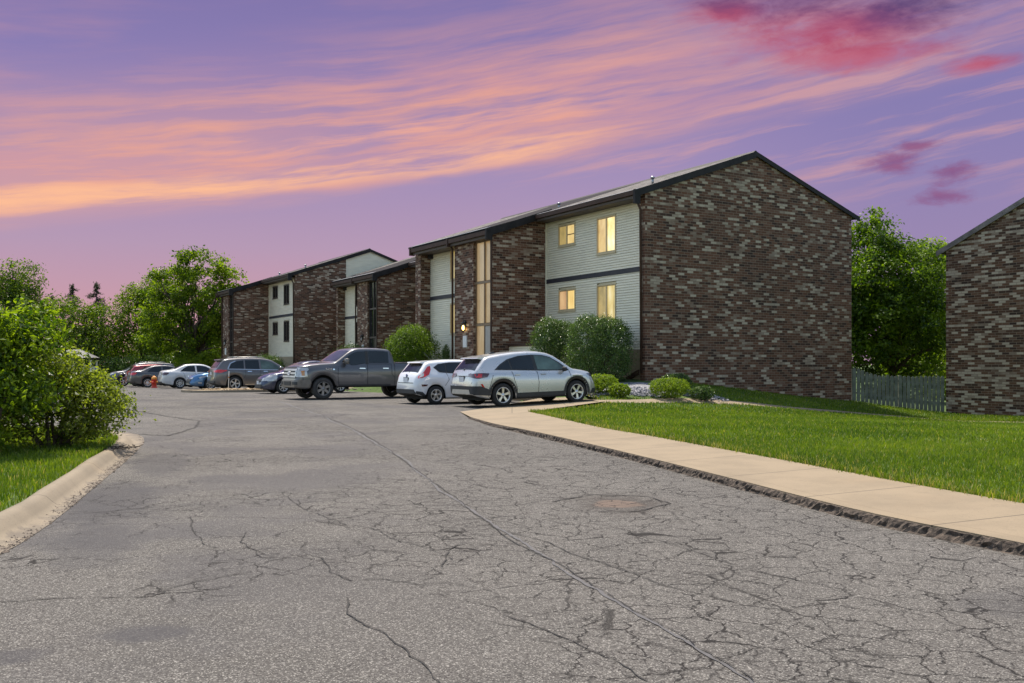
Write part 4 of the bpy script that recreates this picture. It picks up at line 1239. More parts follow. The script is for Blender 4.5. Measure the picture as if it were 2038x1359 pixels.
AX = {'L': (lambda a, b: Vector((a, 3.0, b)), Vector((0, -1, 0))), 'R': (lambda a, b: Vector((a, -3.0, b)), Vector((0, 1, 0))),
      'F': (lambda a, b: Vector((12.0, a, b)), Vector((-1, 0, 0))), 'B': (lambda a, b: Vector((-6.0, a, b)), Vector((1, 0, 0))),
      'T': (lambda a, b: Vector((a, b, 5.0)), Vector((0, 0, -1)))}
def decal_mesh(tree, polys, axis, off, res=0.10):
    """polys laid on the body surface with a small stand-off (and a closed rim so that the piece has thickness)"""
    mk, dr = AX[axis]
    bm = bmesh.new()
    for poly in polys:
        f = bm.faces.new([bm.verts.new((a, b, 0)) for a, b in poly])
    bmesh.ops.triangulate(bm, faces=bm.faces[:])
    for _ in range(5):
        lng = [e for e in bm.edges if e.calc_length() > res]
        if not lng: break
        bmesh.ops.subdivide_edges(bm, edges=lng, cuts=1)
        bmesh.ops.triangulate(bm, faces=bm.faces[:])
    last = None
    for v in bm.verts:
        o = mk(v.co.x, v.co.y)
        hit, nrm, _, _ = tree.ray_cast(o, dr)
        if hit is None:
            hit, nrm, _, _ = tree.find_nearest(o + dr*((o.dot(-dr))-0.8) if axis in 'LR' else o+dr*2.0)
            if hit is None: continue
        if nrm.dot(dr) > 0: nrm = -nrm
        v.co = hit + nrm*off
    bmesh.ops.recalc_face_normals(bm, faces=bm.faces[:])
    r = bmesh.ops.extrude_face_region(bm, geom=bm.faces[:])
    for e in r['geom']:
        if isinstance(e, bmesh.types.BMVert): e.co += dr*-0.004
    bmesh.ops.recalc_face_normals(bm, faces=bm.faces[:])
    for f in bm.faces: f.smooth = True
    for e in bm.edges:
        if len(e.link_faces) == 2 and e.calc_face_angle(0) > R(40): e.smooth = False
    return bm
def decal(tree, polys, axis, mat, name, parent, off=0.004, res=0.10):
    if not isinstance(polys[0][0], (tuple, list)): polys = [polys]
    bm = decal_mesh(tree, polys, axis, off, res)
    me = bpy.data.meshes.new(name); bm.to_mesh(me); bm.free(); me.materials.append(mat)
    return link(bpy.data.objects.new(name, me), parent)
def line_polys(pts, w):
    out = []
    for (a, b), (c, d) in zip(pts[:-1], pts[1:]):
        L = math.hypot(c-a, d-b); nx, ny = -(d-b)/L*w/2, (c-a)/L*w/2
        out.append([(a+nx, b+ny), (a-nx, b-ny), (c-nx, d-ny), (c+nx, d+ny)])
    return out
def arc_pts(cx, cz, r, a0, a1, n):
    return [(cx+r*math.cos(R(a0+(a1-a0)*i/n)), cz+r*math.sin(R(a0+(a1-a0)*i/n))) for i in range(n+1)]

WHEELS = {}
def wheel_meshes(r, width, rimr, spokes, style, tyre, rimm):
    key = (r, width, rimr, spokes, style, tyre, rimm)
    if key in WHEELS: return WHEELS[key]
    h = width/2
    mb = MB()
    mb.lathe([(rimr, -h*.85), (rimr+.02, -h), (r-.045, -h*.98), (r-.012, -h*.8), (r, -h*.55), (r, h*.55), (r-.012, h*.8), (r-.045, h*.98), (rimr+.02, h), (rimr, h*.85), (rimr-.03, 0)], 32, 'y', closed=True)
    t = mb.build('wheel', M[tyre]); COL.objects.unlink(t)
    mb = MB()      # outer face on +y
    mb.lathe([(rimr+.002, h*.90), (rimr+.004, h*.98), (rimr-.012, h*.99), (rimr-.028, h*.80), (rimr-.035, -h*.8), (rimr, -h*.8)], 32, 'y', closed=True)
    mb.lathe([(.0, h*.82), (.055, h*.82), (.062, h*.70), (.062, h*.3), (0, h*.3)], 16, 'y')
    for k in range(spokes):
        a = 2*math.pi*k/spokes
        grp = (-.11, .11) if style == 'double' else ((-.16, .16) if style == 'y' else (0,))
        for da in grp:
            w0, w1 = (.024, .016) if style != 'wide' else (.038, .052)
            if style == 'fan': w0, w1 = .03, .02
            aa = a; ab = a+da*(1.0 if style != 'fan' else 1)
            if style == 'fan': ab = a+.35
            r0, r1 = .045, rimr-.022
            c0, s0 = math.cos(aa+da*.5), math.sin(aa+da*.5); c1, s1 = math.cos(ab), math.sin(ab)
            p0 = (c0*r0, s0*r0); p1 = (c1*r1, s1*r1)
            dx, dz = p1[0]-p0[0], p1[1]-p0[1]; L = math.hypot(dx, dz); nx, nz = -dz/L, dx/L
            y0, y1 = h*.78, h*.86
            mb.add([(p0[0]+nx*w0, y0, p0[1]+nz*w0), (p0[0]-nx*w0, y0, p0[1]-nz*w0), (p1[0]-nx*w1, y1, p1[1]-nz*w1), (p1[0]+nx*w1, y1, p1[1]+nz*w1),
                    (p0[0]+nx*w0, y0-.04, p0[1]+nz*w0), (p0[0]-nx*w0, y0-.04, p0[1]-nz*w0), (p1[0]-nx*w1, y1-.05, p1[1]-nz*w1), (p1[0]+nx*w1, y1-.05, p1[1]+nz*w1)],
                   [(0,1,2,3),(4,7,6,5),(0,4,5,1),(1,5,6,2),(2,6,7,3),(3,7,4,0)])
    rim = mb.build('rim', M[rimm]); COL.objects.unlink(rim)
    mb = MB(); mb.lathe([(0, h*.22), (rimr-.04, h*.22), (rimr-.04, h*.1), (0, h*.1)], 24, 'y'); 
    mb.lathe([(.03, h*.35), (.15, h*.35), (.15, h*.25), (.03, h*.25)], 20, 'y')
    hub = mb.build('brake_disc', M['under']); COL.objects.unlink(hub)
    WHEELS[key] = (t, rim, hub)
    return WHEELS[key]

def add_wheels(root, sp):
    t, rim, hub = wheel_meshes(sp['r'], sp['tw'], sp['rimr'], sp['spokes'], sp.get('style', 'plain'), sp.get('tyre', 'tyre'), sp.get('rimm', 'rim'))
    for xa in (sp['arch'][0][0], sp['arch'][1][0]):
        for sgn in (1, -1):
            w = t.copy(); link(w, root)
            w.location = (xa, sgn*(sp['W']/2-sp['tw']/2-.012), sp['r'])
            if sgn < 0: w.rotation_euler = (0, 0, math.pi)
            a = random.uniform(0, 6)
            w.rotation_mode = 'ZXY' if False else 'XYZ'
            for src in (rim, hub):
                c = src.copy(); link(c, w); c.rotation_euler = (0, a, 0)

def underbody(root, sp):
    L, W = sp['L'], sp['W']; zb = interp(sp['bot'], L/2)
    x1, x2 = sp['arch'][0][0], sp['arch'][1][0]; ra = sp['arch'][0][1]
    hw = W/2-sp['tw']-.06
    mb = MB()
    mb.box(.35, L-.4, -hw, hw, zb-.03, sp['r']+ra-.05)
    mb.box(x1-.05, x1+.05, -W/2+.12, W/2-.12, sp['r']-.05, sp['r']+.05); mb.box(x2-.05, x2+.05, -W/2+.12, W/2-.12, sp['r']-.05, sp['r']+.05)
    mb.build('underbody', M['under'], root)

def mirror_(root, x, z, W, paint, big=False):
    for sgn, nm in ((1, 'side_mirror'), (-1, 'side_mirror')):
        mb = MB(); s = 1.25 if big else 1.0
        y = sgn*(W/2+.06); hx, hy, hz = .055*s, .10*s, .072*s*(1.25 if big else 1)
        prof = []
        vs = []
        for i in range(7):
            th = -math.pi/2+math.pi*i/6
            for k in range(10):
                ph = 2*math.pi*k/10
                c = math.cos(th); e = lambda q: math.copysign(abs(q)**(.35 if big else .6), q)
                vs.append((x+hx*e(c*math.cos(ph)), y+hy*e(c*math.sin(ph)), z+hz*e(math.sin(th))))
        fs = []
        for i in range(6):
            for k in range(10):
                fs.append([i*10+k, i*10+(k+1) % 10, (i+1)*10+(k+1) % 10, (i+1)*10+k])
        mb.add(vs, fs, smooth=True)
        m_ = mb.build('side_mirror', paint, root)
        mb = MB(); mb.tube([(x+.03, sgn*(W/2-.10), z-.07), (x+.01, y, z-.05)], .022, 6); mb.build('mirror_arm', M['black_plastic'], m_)

def handle_(root, tree, x, z, mat, w=.19):
    for ax in 'LR':
        o = decal(tree, [(x-w/2, z-.018), (x+w/2, z-.014), (x+w/2, z+.018), (x-w/2, z+.016)], ax, mat, 'door_handle', root, off=.022, res=.3)

def text_mesh(name, s, size, mat, parent, loc, rot, ext=.002):
    cu = bpy.data.curves.new(name, 'FONT'); cu.body = s; cu.size = size; cu.extrude = ext; cu.align_x = 'CENTER'; cu.align_y = 'CENTER'
    tmp = bpy.data.objects.new(name, cu); COL.objects.link(tmp)
    bpy.context.view_layer.update()
    me = bpy.data.meshes.new_from_object(tmp.evaluated_get(bpy.context.evaluated_depsgraph_get()))
    COL.objects.unlink(tmp); bpy.data.objects.remove(tmp)
    me.materials.clear(); me.materials.append(mat)
    o = link(bpy.data.objects.new(name, me), parent)
    o.location = loc; o.rotation_euler = rot
    return o

def plate_(root, x, z, rear, tree, s='', frame=None):
    hit, nrm, _, _ = tree.ray_cast(Vector((-6 if rear else 12, 0.0, z)), Vector((1 if rear else -1, 0, 0)))
    x = hit.x if hit else x
    d = -1 if rear else 1
    mb = MB(); mb.box(min(x+d*.004, x+d*.016), max(x+d*.004, x+d*.016), -.155, .155, z-.078, z+.078)
    p = mb.build('number_plate', M['plate'], root)
    mb = MB(); mb.box(min(x-.02*d, x+d*.010), max(x-.02*d, x+d*.010), -.172, .172, z-.095, z+.095)
    mb.build('plate_surround', frame or M['black_plastic'], p)
    if s:
        text_mesh('plate_text', s, .105, M['plate_blue'], p, (x+d*.0175, 0, z), (math.pi/2, 0, -math.pi/2 if rear else math.pi/2))
    return p

def finish(root, sp, pos, heading, wheel='rear', side=-1, z=0.0, pitch=0.0):
    """place the car so that the given wheel's outer contact stands at pos"""
    xa = sp['arch'][0][0] if wheel == 'rear' else sp['arch'][1][0]
    lx, ly = xa, side*(sp['W']/2-.05)
    c, s = math.cos(heading), math.sin(heading)
    root.location = (pos[0]-(c*lx-s*ly), pos[1]-(s*lx+c*ly), z - (math.sin(-pitch)*0))
    root.rotation_euler = (0, pitch, heading)

# ------------------------------------------------ shared shapes (x from the tail, metres)
SUV = dict(L=4.60, W=1.88, r=.362, tw=.23, rimr=.242, spokes=5, style='double', tumble=.30,
    top=[(0,.70),(.02,.86),(.05,1.02),(.10,1.10),(.22,1.24),(.36,1.40),(.46,1.505),(.60,1.545),(1.0,1.605),(1.5,1.655),(2.0,1.68),(2.4,1.67),(2.7,1.625),(2.95,1.53),(3.25,1.34),(3.52,1.15),(3.62,1.10),(3.9,1.06),(4.2,1.00),(4.40,.93),(4.50,.86),(4.56,.74),(4.60,.58)],
    belt=[(0,.62),(.05,.92),(.15,1.05),(.6,1.06),(1.2,1.05),(2.0,1.02),(3.0,.985),(3.5,.97),(4.2,.93),(4.6,.5)],
    bot=[(0,.40),(.12,.34),(.4,.27),(.8,.24),(3.9,.24),(4.3,.24),(4.6,.34)],
    plan=[(0,.70),(.03,.78),(.10,.845),(.22,.895),(.45,.925),(.9,.935),(2.4,.94),(3.6,.935),(4.0,.92),(4.25,.88),(4.42,.80),(4.52,.69),(4.60,.52)],
    arch=[(.96,.420,.362),(3.67,.420,.362)])
HATCH = dict(L=4.06, W=1.72, r=.305, tw=.195, rimr=.20, spokes=5, style='double', tumble=.27,
    top=[(0,.62),(.02,.80),(.06,.94),(.12,1.00),(.20,1.08),(.34,1.25),(.44,1.38),(.56,1.415),(.9,1.445),(1.4,1.475),(1.8,1.48),(2.2,1.455),(2.45,1.40),(2.75,1.22),(3.05,1.04),(3.2,.97),(3.5,.92),(3.8,.83),(3.95,.72),(4.02,.60),(4.06,.46)],
    belt=[(0,.55),(.06,.85),(.2,.97),(.5,1.0),(1.2,.96),(2.2,.92),(3.0,.88),(3.6,.82),(4.06,.42)],
    bot=[(0,.36),(.15,.30),(.5,.22),(.9,.20),(3.4,.20),(3.8,.20),(4.06,.28)],
    plan=[(0,.62),(.03,.70),(.10,.77),(.25,.825),(.5,.85),(1.0,.857),(3.0,.855),(3.5,.83),(3.8,.75),(3.96,.62),(4.06,.44)],
    arch=[(.72,.36,.305),(3.21,.36,.305)])
SEDAN = dict(L=4.62, W=1.78, r=.315, tw=.205, rimr=.215, spokes=7, style='plain', tumble=.34,
    top=[(0,.66),(.02,.84),(.06,.98),(.14,1.04),(.35,1.08),(.62,1.11),(.85,1.20),(1.15,1.345),(1.4,1.425),(1.8,1.455),(2.2,1.455),(2.5,1.42),(2.75,1.33),(3.1,1.14),(3.35,1.01),(3.5,.96),(3.9,.91),(4.25,.84),(4.45,.74),(4.55,.62),(4.62,.46)],
    belt=[(0,.6),(.06,.90),(.2,.99),(.8,1.0),(1.6,.96),(2.8,.90),(3.4,.87),(4.1,.80),(4.62,.42)],
    bot=[(0,.36),(.15,.30),(.5,.22),(.9,.20),(3.9,.20),(4.3,.20),(4.62,.28)],
    plan=[(0,.66),(.04,.74),(.12,.80),(.3,.85),(.7,.88),(1.4,.89),(3.4,.885),(4.0,.86),(4.3,.79),(4.48,.66),(4.62,.46)],
    arch=[(1.0,.37,.315),(3.65,.37,.315)])
BIGSUV = dict(L=4.98, W=1.95, r=.375, tw=.235, rimr=.255, spokes=5, style='double', tumble=.30,
    top=[(0,.72),(.02,.90),(.06,1.06),(.12,1.14),(.26,1.34),(.40,1.53),(.50,1.62),(.7,1.66),(1.2,1.70),(1.8,1.72),(2.4,1.71),(2.8,1.66),(3.05,1.58),(3.4,1.37),(3.75,1.16),(3.9,1.11),(4.3,1.06),(4.65,.97),(4.82,.86),(4.92,.72),(4.98,.54)],
    belt=[(0,.66),(.06,.96),(.2,1.08),(.8,1.10),(1.6,1.06),(2.6,1.05),(3.6,1.01),(4.4,.93),(4.98,.48)],
    bot=[(0,.40),(.12,.34),(.4,.27),(.8,.25),(4.2,.25),(4.6,.25),(4.98,.34)],
    plan=[(0,.72),(.04,.80),(.12,.87),(.28,.925),(.6,.965),(1.2,.975),(3.8,.97),(4.4,.94),(4.7,.85),(4.86,.72),(4.98,.52)],
    arch=[(1.02,.44,.375),(3.92,.44,.375)])
WEDGE = dict(L=4.46, W=1.745, r=.31, tw=.195, rimr=.20, spokes=7, style='plain', tumble=.30,
    top=[(0,.70),(.02,.90),(.06,1.06),(.14,1.12),(.4,1.19),(.8,1.31),(1.2,1.41),(1.6,1.47),(1.95,1.49),(2.3,1.46),(2.6,1.38),(3.0,1.20),(3.4,1.02),(3.55,.97),(3.9,.91),(4.15,.83),(4.3,.74),(4.4,.62),(4.46,.46)],
    belt=[(0,.62),(.06,.95),(.2,1.04),(.9,1.04),(1.8,.97),(2.8,.91),(3.5,.88),(4.0,.81),(4.46,.42)],
    bot=[(0,.36),(.15,.30),(.5,.22),(.9,.19),(3.8,.19),(4.1,.19),(4.46,.24)],
    plan=[(0,.66),(.04,.74),(.14,.80),(.35,.84),(.8,.865),(1.6,.872),(3.2,.87),(3.8,.84),(4.15,.76),(4.34,.63),(4.46,.46)],
    arch=[(.85,.365,.31),(3.55,.365,.31)])
TRUCK = dict(L=5.89, W=2.03, r=.41, tw=.275, rimr=.262, spokes=6, style='wide', tumble=.17, tyre='tyre_dusty', rimm='rim_dark',
    top=[(0,1.30),(.04,1.40),(1.90,1.40),(1.93,1.43),(1.97,1.72),(2.04,1.86),(2.12,1.91),(2.5,1.945),(3.0,1.955),(3.4,1.945),(3.62,1.905),(3.85,1.77),(4.2,1.52),(4.38,1.40),(4.55,1.375),(5.0,1.35),(5.4,1.31),(5.66,1.26),(5.76,1.18),(5.82,1.05),(5.85,.80),(5.89,.62)],
    belt=[(0,1.22),(.04,1.30),(1.9,1.30),(2.6,1.29),(3.3,1.27),(3.9,1.26),(4.4,1.27),(5.3,1.20),(5.7,1.10),(5.89,.6)],
    bot=[(0,.62),(.3,.56),(1.0,.50),(2.0,.47),(4.6,.47),(5.2,.42),(5.6,.40),(5.89,.46)],
    plan=[(0,.93),(.05,.97),(.3,.99),(1.2,1.0),(1.93,.995),(3.0,.99),(4.3,.985),(5.0,1.0),(5.4,.985),(5.62,.94),(5.76,.86),(5.84,.78),(5.89,.70)],
    arch=[(1.20,.51,.42),(4.88,.51,.42)], crown=.025, xtra=[1.91,1.94,1.96,1.98,2.0,2.02])

def stretch(sp, L=None, W=None, H=None, **kw):
    q = {k: v for k, v in sp.items()}
    fx = (L or sp['L'])/sp['L']; fy = (W or sp['W'])/sp['W']; fzz = H or 1.0
    for k in ('top', 'belt'): q[k] = [(x*fx, z*fzz) for x, z in sp[k]]
    q['bot'] = [(x*fx, z) for x, z in sp['bot']]; q['plan'] = [(x*fx, y*fy) for x, y in sp['plan']]
    q['arch'] = [(x*fx, r_, z_) for x, r_, z_ in sp['arch']]
    q['L'] = sp['L']*fx; q['W'] = sp['W']*fy
    q.update(kw); return q

def glaze(tree, sp, root, sides, shield, back, pillar_m=None, teal=None):
    """sides: list of (x,z) polygons; shield/back: (x0,x1,halfwidth0,halfwidth1) on the top view"""
    for ax in 'LR':
        if pillar_m is not None:
            decal(tree, pillar_m, ax, M['black_plastic'], 'window_trim', root, off=.003)
        for i, poly in enumerate(sides):
            decal(tree, poly, ax, M['glass_teal'] if teal == i else M['glass'], 'side_window', root, off=.007)
    x0, x1, w0, w1 = shield
    decal(tree, [(x0, -w0), (x1, -w1), ((x0*.4+x1*.6), -(w0*.4+w1*.6)-.01), (x1, -w1), (x1, w1), (x0, w0)] if False else [(x0, -w0), (x1, -w1), (x1, w1), (x0, w0)], 'T', M['glass_shield'], 'windscreen', root, off=.006)
    if back:
        x0, x1, w0, w1 = back
        decal(tree, [(x0, -w0), (x1, -w1), (x1, w1), (x0, w0)], 'T', M['glass'], 'rear_window', root, off=.006)

def seams(tree, root, lines, w=.011):
    for ax in 'LR':
        decal(tree, [p for ln in lines for p in line_polys(ln, w)], ax, M['under'], 'panel_seam', root, off=.003, res=.12)

def arch_trim(tree, root, sp, w, mat, gap=.0):
    for ax in 'LR':
        for (xa, ra, za) in sp['arch']:
            pts = arc_pts(xa, za, ra+gap+w/2+.004, -14, 194, 18)
            pts = [p for p in pts if p[1] > interp(sp['bot'], p[0])-.02]
            decal(tree, line_polys(pts, w), ax, mat, 'wheel_arch', root, off=.010)

def sill_trim(tree, root, sp, h, mat):
    x1, x2 = sp['arch'][0], sp['arch'][1]
    zb = interp(sp['bot'], (x1[0]+x2[0])/2)
    for ax in 'LR':
        decal(tree, [(x1[0]+x1[1]-.02, zb+.012), (x2[0]-x2[1]+.02, zb+.012), (x2[0]-x2[1]+.0, zb+h), (x1[0]+x1[1]+.0, zb+h)], ax, mat, 'sill', root, off=.012)

def ebump(tree, root, axis, poly, mat, name, off=.012, res=.09):
    return decal(tree, poly, axis, mat, name, root, off=off, res=res)

def sym(poly): return [poly, [(-a, b) for a, b in poly][::-1]]

# ------------------------------------------------ 1  silver crossover
def silver_suv():
    root = empty('suv'); tag(root, 'silver crossover with black arches parked at the pavement end, nearest of the row', 'car', 'cars in the parking bays')
    sp = SUV; paint = mat_carpaint('silver_paint', (.50, .505, .52), .50, .27)
    body, tr = car_body(sp, paint, root); underbody(root, sp); add_wheels(root, sp)
    trim = [(.70,1.135),(.92,1.30),(1.20,1.45),(1.62,1.55),(2.1,1.575),(2.5,1.555),(2.78,1.49),(3.10,1.31),(3.40,1.09),(3.42,1.05),(2.4,1.07),(1.3,1.115)]
    glaze(tr, sp, root, [[(.80,1.155),(.97,1.28),(1.22,1.41),(1.28,1.14)], [(1.34,1.135),(1.29,1.44),(1.62,1.52),(2.08,1.545),(2.12,1.11)], [(2.24,1.105),(2.19,1.55),(2.50,1.525),(2.76,1.47),(3.05,1.29),(3.28,1.10),(3.28,1.075)]],
          (3.46, 2.86, .70, .58), (.13, .40, .66, .56), trim, teal=2)
    seams(tr, root, [[(1.30,1.07),(1.36,.80),(1.46,.55),(1.42,.30)], [(2.20,1.06),(2.24,.7),(2.20,.28)], [(3.42,1.04),(3.45,.75),(3.30,.45),(3.26,.28)], [(.62,.98),(.50,.62),(.44,.50)]])
    arch_trim(tr, root, sp, .085, M['black_plastic']); sill_trim(tr, root, sp, .17, M['black_plastic'])
    for x in (1.48, 2.42): handle_(root, tr, x, .965, M['silver_trim'])
    mirror_(root, 3.16, 1.10, sp['W'], M['black_plastic'])
    # tail
    ebump(tr, root, 'B', [(-.80,.42),(.80,.42),(.86,.66),(-.86,.66)], M['black_plastic'], 'rear_bumper', .02)
    for ax in 'LR': decal(tr, [(.03,.40),(.58,.36),(.58,.50),(.40,.58),(.20,.66),(.03,.66)], ax, M['black_plastic'], 'bumper_corner', root, off=.018)
    ebump(tr, root, 'B', [(-.62,.42),(.62,.42),(.55,.55),(-.55,.55)], M['silver_trim'], 'skid_plate', .034)
    for s in (1, -1):
        l = decal(tr, [(s*.42,.94),(s*.86,.90),(s*.90,1.045),(s*.40,1.03)] if s > 0 else [(s*.40,1.03),(s*.90,1.045),(s*.86,.90),(s*.42,.94)], 'B', M['lens_dark_red'], 'tail_light', root, off=.012)
    for ax in 'LR':
        l = decal(tr, [(.05,.90),(.16,.885),(.42,.93),(.50,1.03),(.30,1.05),(.07,1.045)], ax, M['lens_dark_red'], 'tail_light', root, off=.012)
        decal(tr, [(.10,.92),(.24,.92),(.26,1.02),(.09,1.025)], ax, M['lens_red'], 'brake_lens', l, off=.017)
        decal(tr, [(.20,.72),(.25,.73),(.36,.55),(.31,.55)], ax, M['lens_red'], 'reflector', root, off=.012)
    ebump(tr, root, 'B', [(-.40,.955),(.0,.95),(.40,.955),(.40,.97),(-.40,.97)], M['black_plastic'], 'tailgate_seam', .004)
    plate_(root, 0, .86, True, tr)
    mb = MB()
    mb.prism([(.26,1.49),(.29,1.52),(.68,1.575),(.68,1.50),(.44,1.46)], 'y', -.56, .56)
    sp_ = mb.build('spoiler', paint, root)
    mb = MB(); mb.tube([(.155,.0,1.155),(.20,-.03,1.20),(.18,-.26,1.17)], .013, 6); mb.lathe([(.0,1.10),(.03,1.11),(.03,1.15),(0,1.16)], 8, 'z', (.12,0,.02)); mb.build('wiper', M['black_plastic'], root)
    mb = MB(); mb.prism([(.95,1.60),(1.22,1.64),(1.13,1.70),(1.06,1.69)], 'y', -.022, .022); mb.build('roof_antenna', M['black_plastic'], root)
    # nose
    ebump(tr, root, 'F', [(-.46,.56),(.46,.56),(.60,.80),(-.60,.80)], M['black_plastic'], 'grille', .012)
    for ax in 'LR':
        decal(tr, [(4.06,.93),(4.30,.80),(4.46,.77),(4.44,.84),(4.28,.93)], ax, M['lens_smoke'], 'headlight', root, off=.010)
        decal(tr, [(4.18,.28),(4.55,.32),(4.55,.46),(4.30,.45)], ax, M['black_plastic'], 'front_bumper', root, off=.014)
    ebump(tr, root, 'F', [(-.60,.34),(.60,.34),(.62,.48),(-.62,.48)], M['black_plastic'], 'front_bumper', .012)
    finish(root, sp, (-.27, 28.75), R(30.0), 'rear', -1, 0.005, pitch=-R(1.5))
silver_suv()

# ------------------------------------------------ 2  white hatchback
def white_hatch():
    root = empty('hatchback'); tag(root, 'small white hatchback parked between the grey pickup and the silver crossover', 'car', 'cars in the parking bays')
    sp = HATCH; paint = mat_carpaint('white_paint_car', (.66, .67, .70), .0, .30)
    body, tr = car_body(sp, paint, root); underbody(root, sp); add_wheels(root, sp)
    trim = [(.66,1.22),(.86,1.34),(1.3,1.395),(1.8,1.40),(2.2,1.37),(2.42,1.30),(2.72,1.13),(2.93,.97),(2.0,.995),(1.2,1.035),(.86,1.06)]
    glaze(tr, sp, root, [[(.74,1.22),(.90,1.315),(1.10,1.345),(1.10,1.075),(.92,1.085)], [(1.16,1.07),(1.16,1.355),(1.74,1.375),(1.74,1.035)], [(1.83,1.03),(1.83,1.375),(2.16,1.345),(2.38,1.275),(2.66,1.11),(2.80,1.0)]],
          (2.98, 2.50, .62, .52), (.17, .41, .58, .48), trim)
    seams(tr, root, [[(1.12,1.05),(1.20,.82),(1.05,.62)], [(1.78,1.02),(1.80,.6),(1.78,.25)], [(2.85,.96),(2.86,.6),(2.82,.25)]])
    for x in (1.32, 2.02): handle_(root, tr, x, .945, paint)
    mirror_(root, 2.66, 1.0, sp['W'], paint)
    for ax in 'LR':
        l = decal(tr, [(.10,.86),(.26,.90),(.46,.98),(.55,1.16),(.54,1.28),(.44,1.24),(.30,1.07),(.12,.93)], ax, M['lens_red'], 'tail_light', root, off=.012)
        decal(tr, [(.12,.88),(.25,.92),(.30,1.03),(.22,1.01)], ax, M['lens_clear'], 'reverse_lens', l, off=.018)
        decal(tr, [(.20,.60),(.36,.61),(.40,.66),(.18,.665)], ax, M['lens_dark_red'], 'reflector', root, off=.010)
        decal(tr, [(.04,.31),(.36,.24),(.32,.32),(.22,.42),(.04,.45)], ax, M['black_plastic'], 'bumper_insert', root, off=.010)
    ebump(tr, root, 'B', [(-.70,.36),(.70,.36),(.62,.50),(-.62,.50)], M['black_plastic'], 'bumper_insert', .012)
    ebump(tr, root, 'B', line_polys([(-.55,.71),(.55,.71)], .02), M['under'], 'tailgate_seam', .003)
    plate_(root, 0, .80, True, tr)
    mb = MB(); mb.lathe([(0, .02), (.055, .02), (.06, 0), (0, 0)], 16, 'x', (.045, 0, .945)); mb.build('badge', M['badge_blue'], root)
    mb = MB(); mb.prism([(.30,1.375),(.33,1.405),(.66,1.44),(.66,1.38),(.42,1.34)], 'y', -.47, .47); mb.build('spoiler', paint, root)
    mb = MB(); mb.prism([(.33,1.352),(.45,1.33),(.45,1.37),(.33,1.372)], 'y', -.30, .30); mb.build('brake_light', M['lens_dark_red'], root)
    mb = MB(); mb.tube([(.14,.0,1.05),(.20,-.03,1.10),(.19,-.24,1.08)], .012, 6); mb.build('wiper', M['black_plastic'], root)
    mb = MB(); mb.tube([(.98,0,1.46),(.70,0,1.72)], .008, 5); mb.lathe([(.03,1.45),(.02,1.48),(.008,1.5)], 8, 'z', (.97,0,0)); mb.build('roof_antenna', M['black_plastic'], root)
    ebump(tr, root, 'F', [(-.40,.34),(.40,.34),(.46,.56),(-.46,.56)], M['black_plastic'], 'grille', .01)
    for ax in 'LR': decal(tr, [(3.42,.82),(3.86,.62),(3.92,.70),(3.66,.83)], ax, M['lens_clear'], 'headlight', root, off=.010)
    finish(root, sp, (-2.52, 31.15), R(33.5), 'rear', -1, .004)
white_hatch()

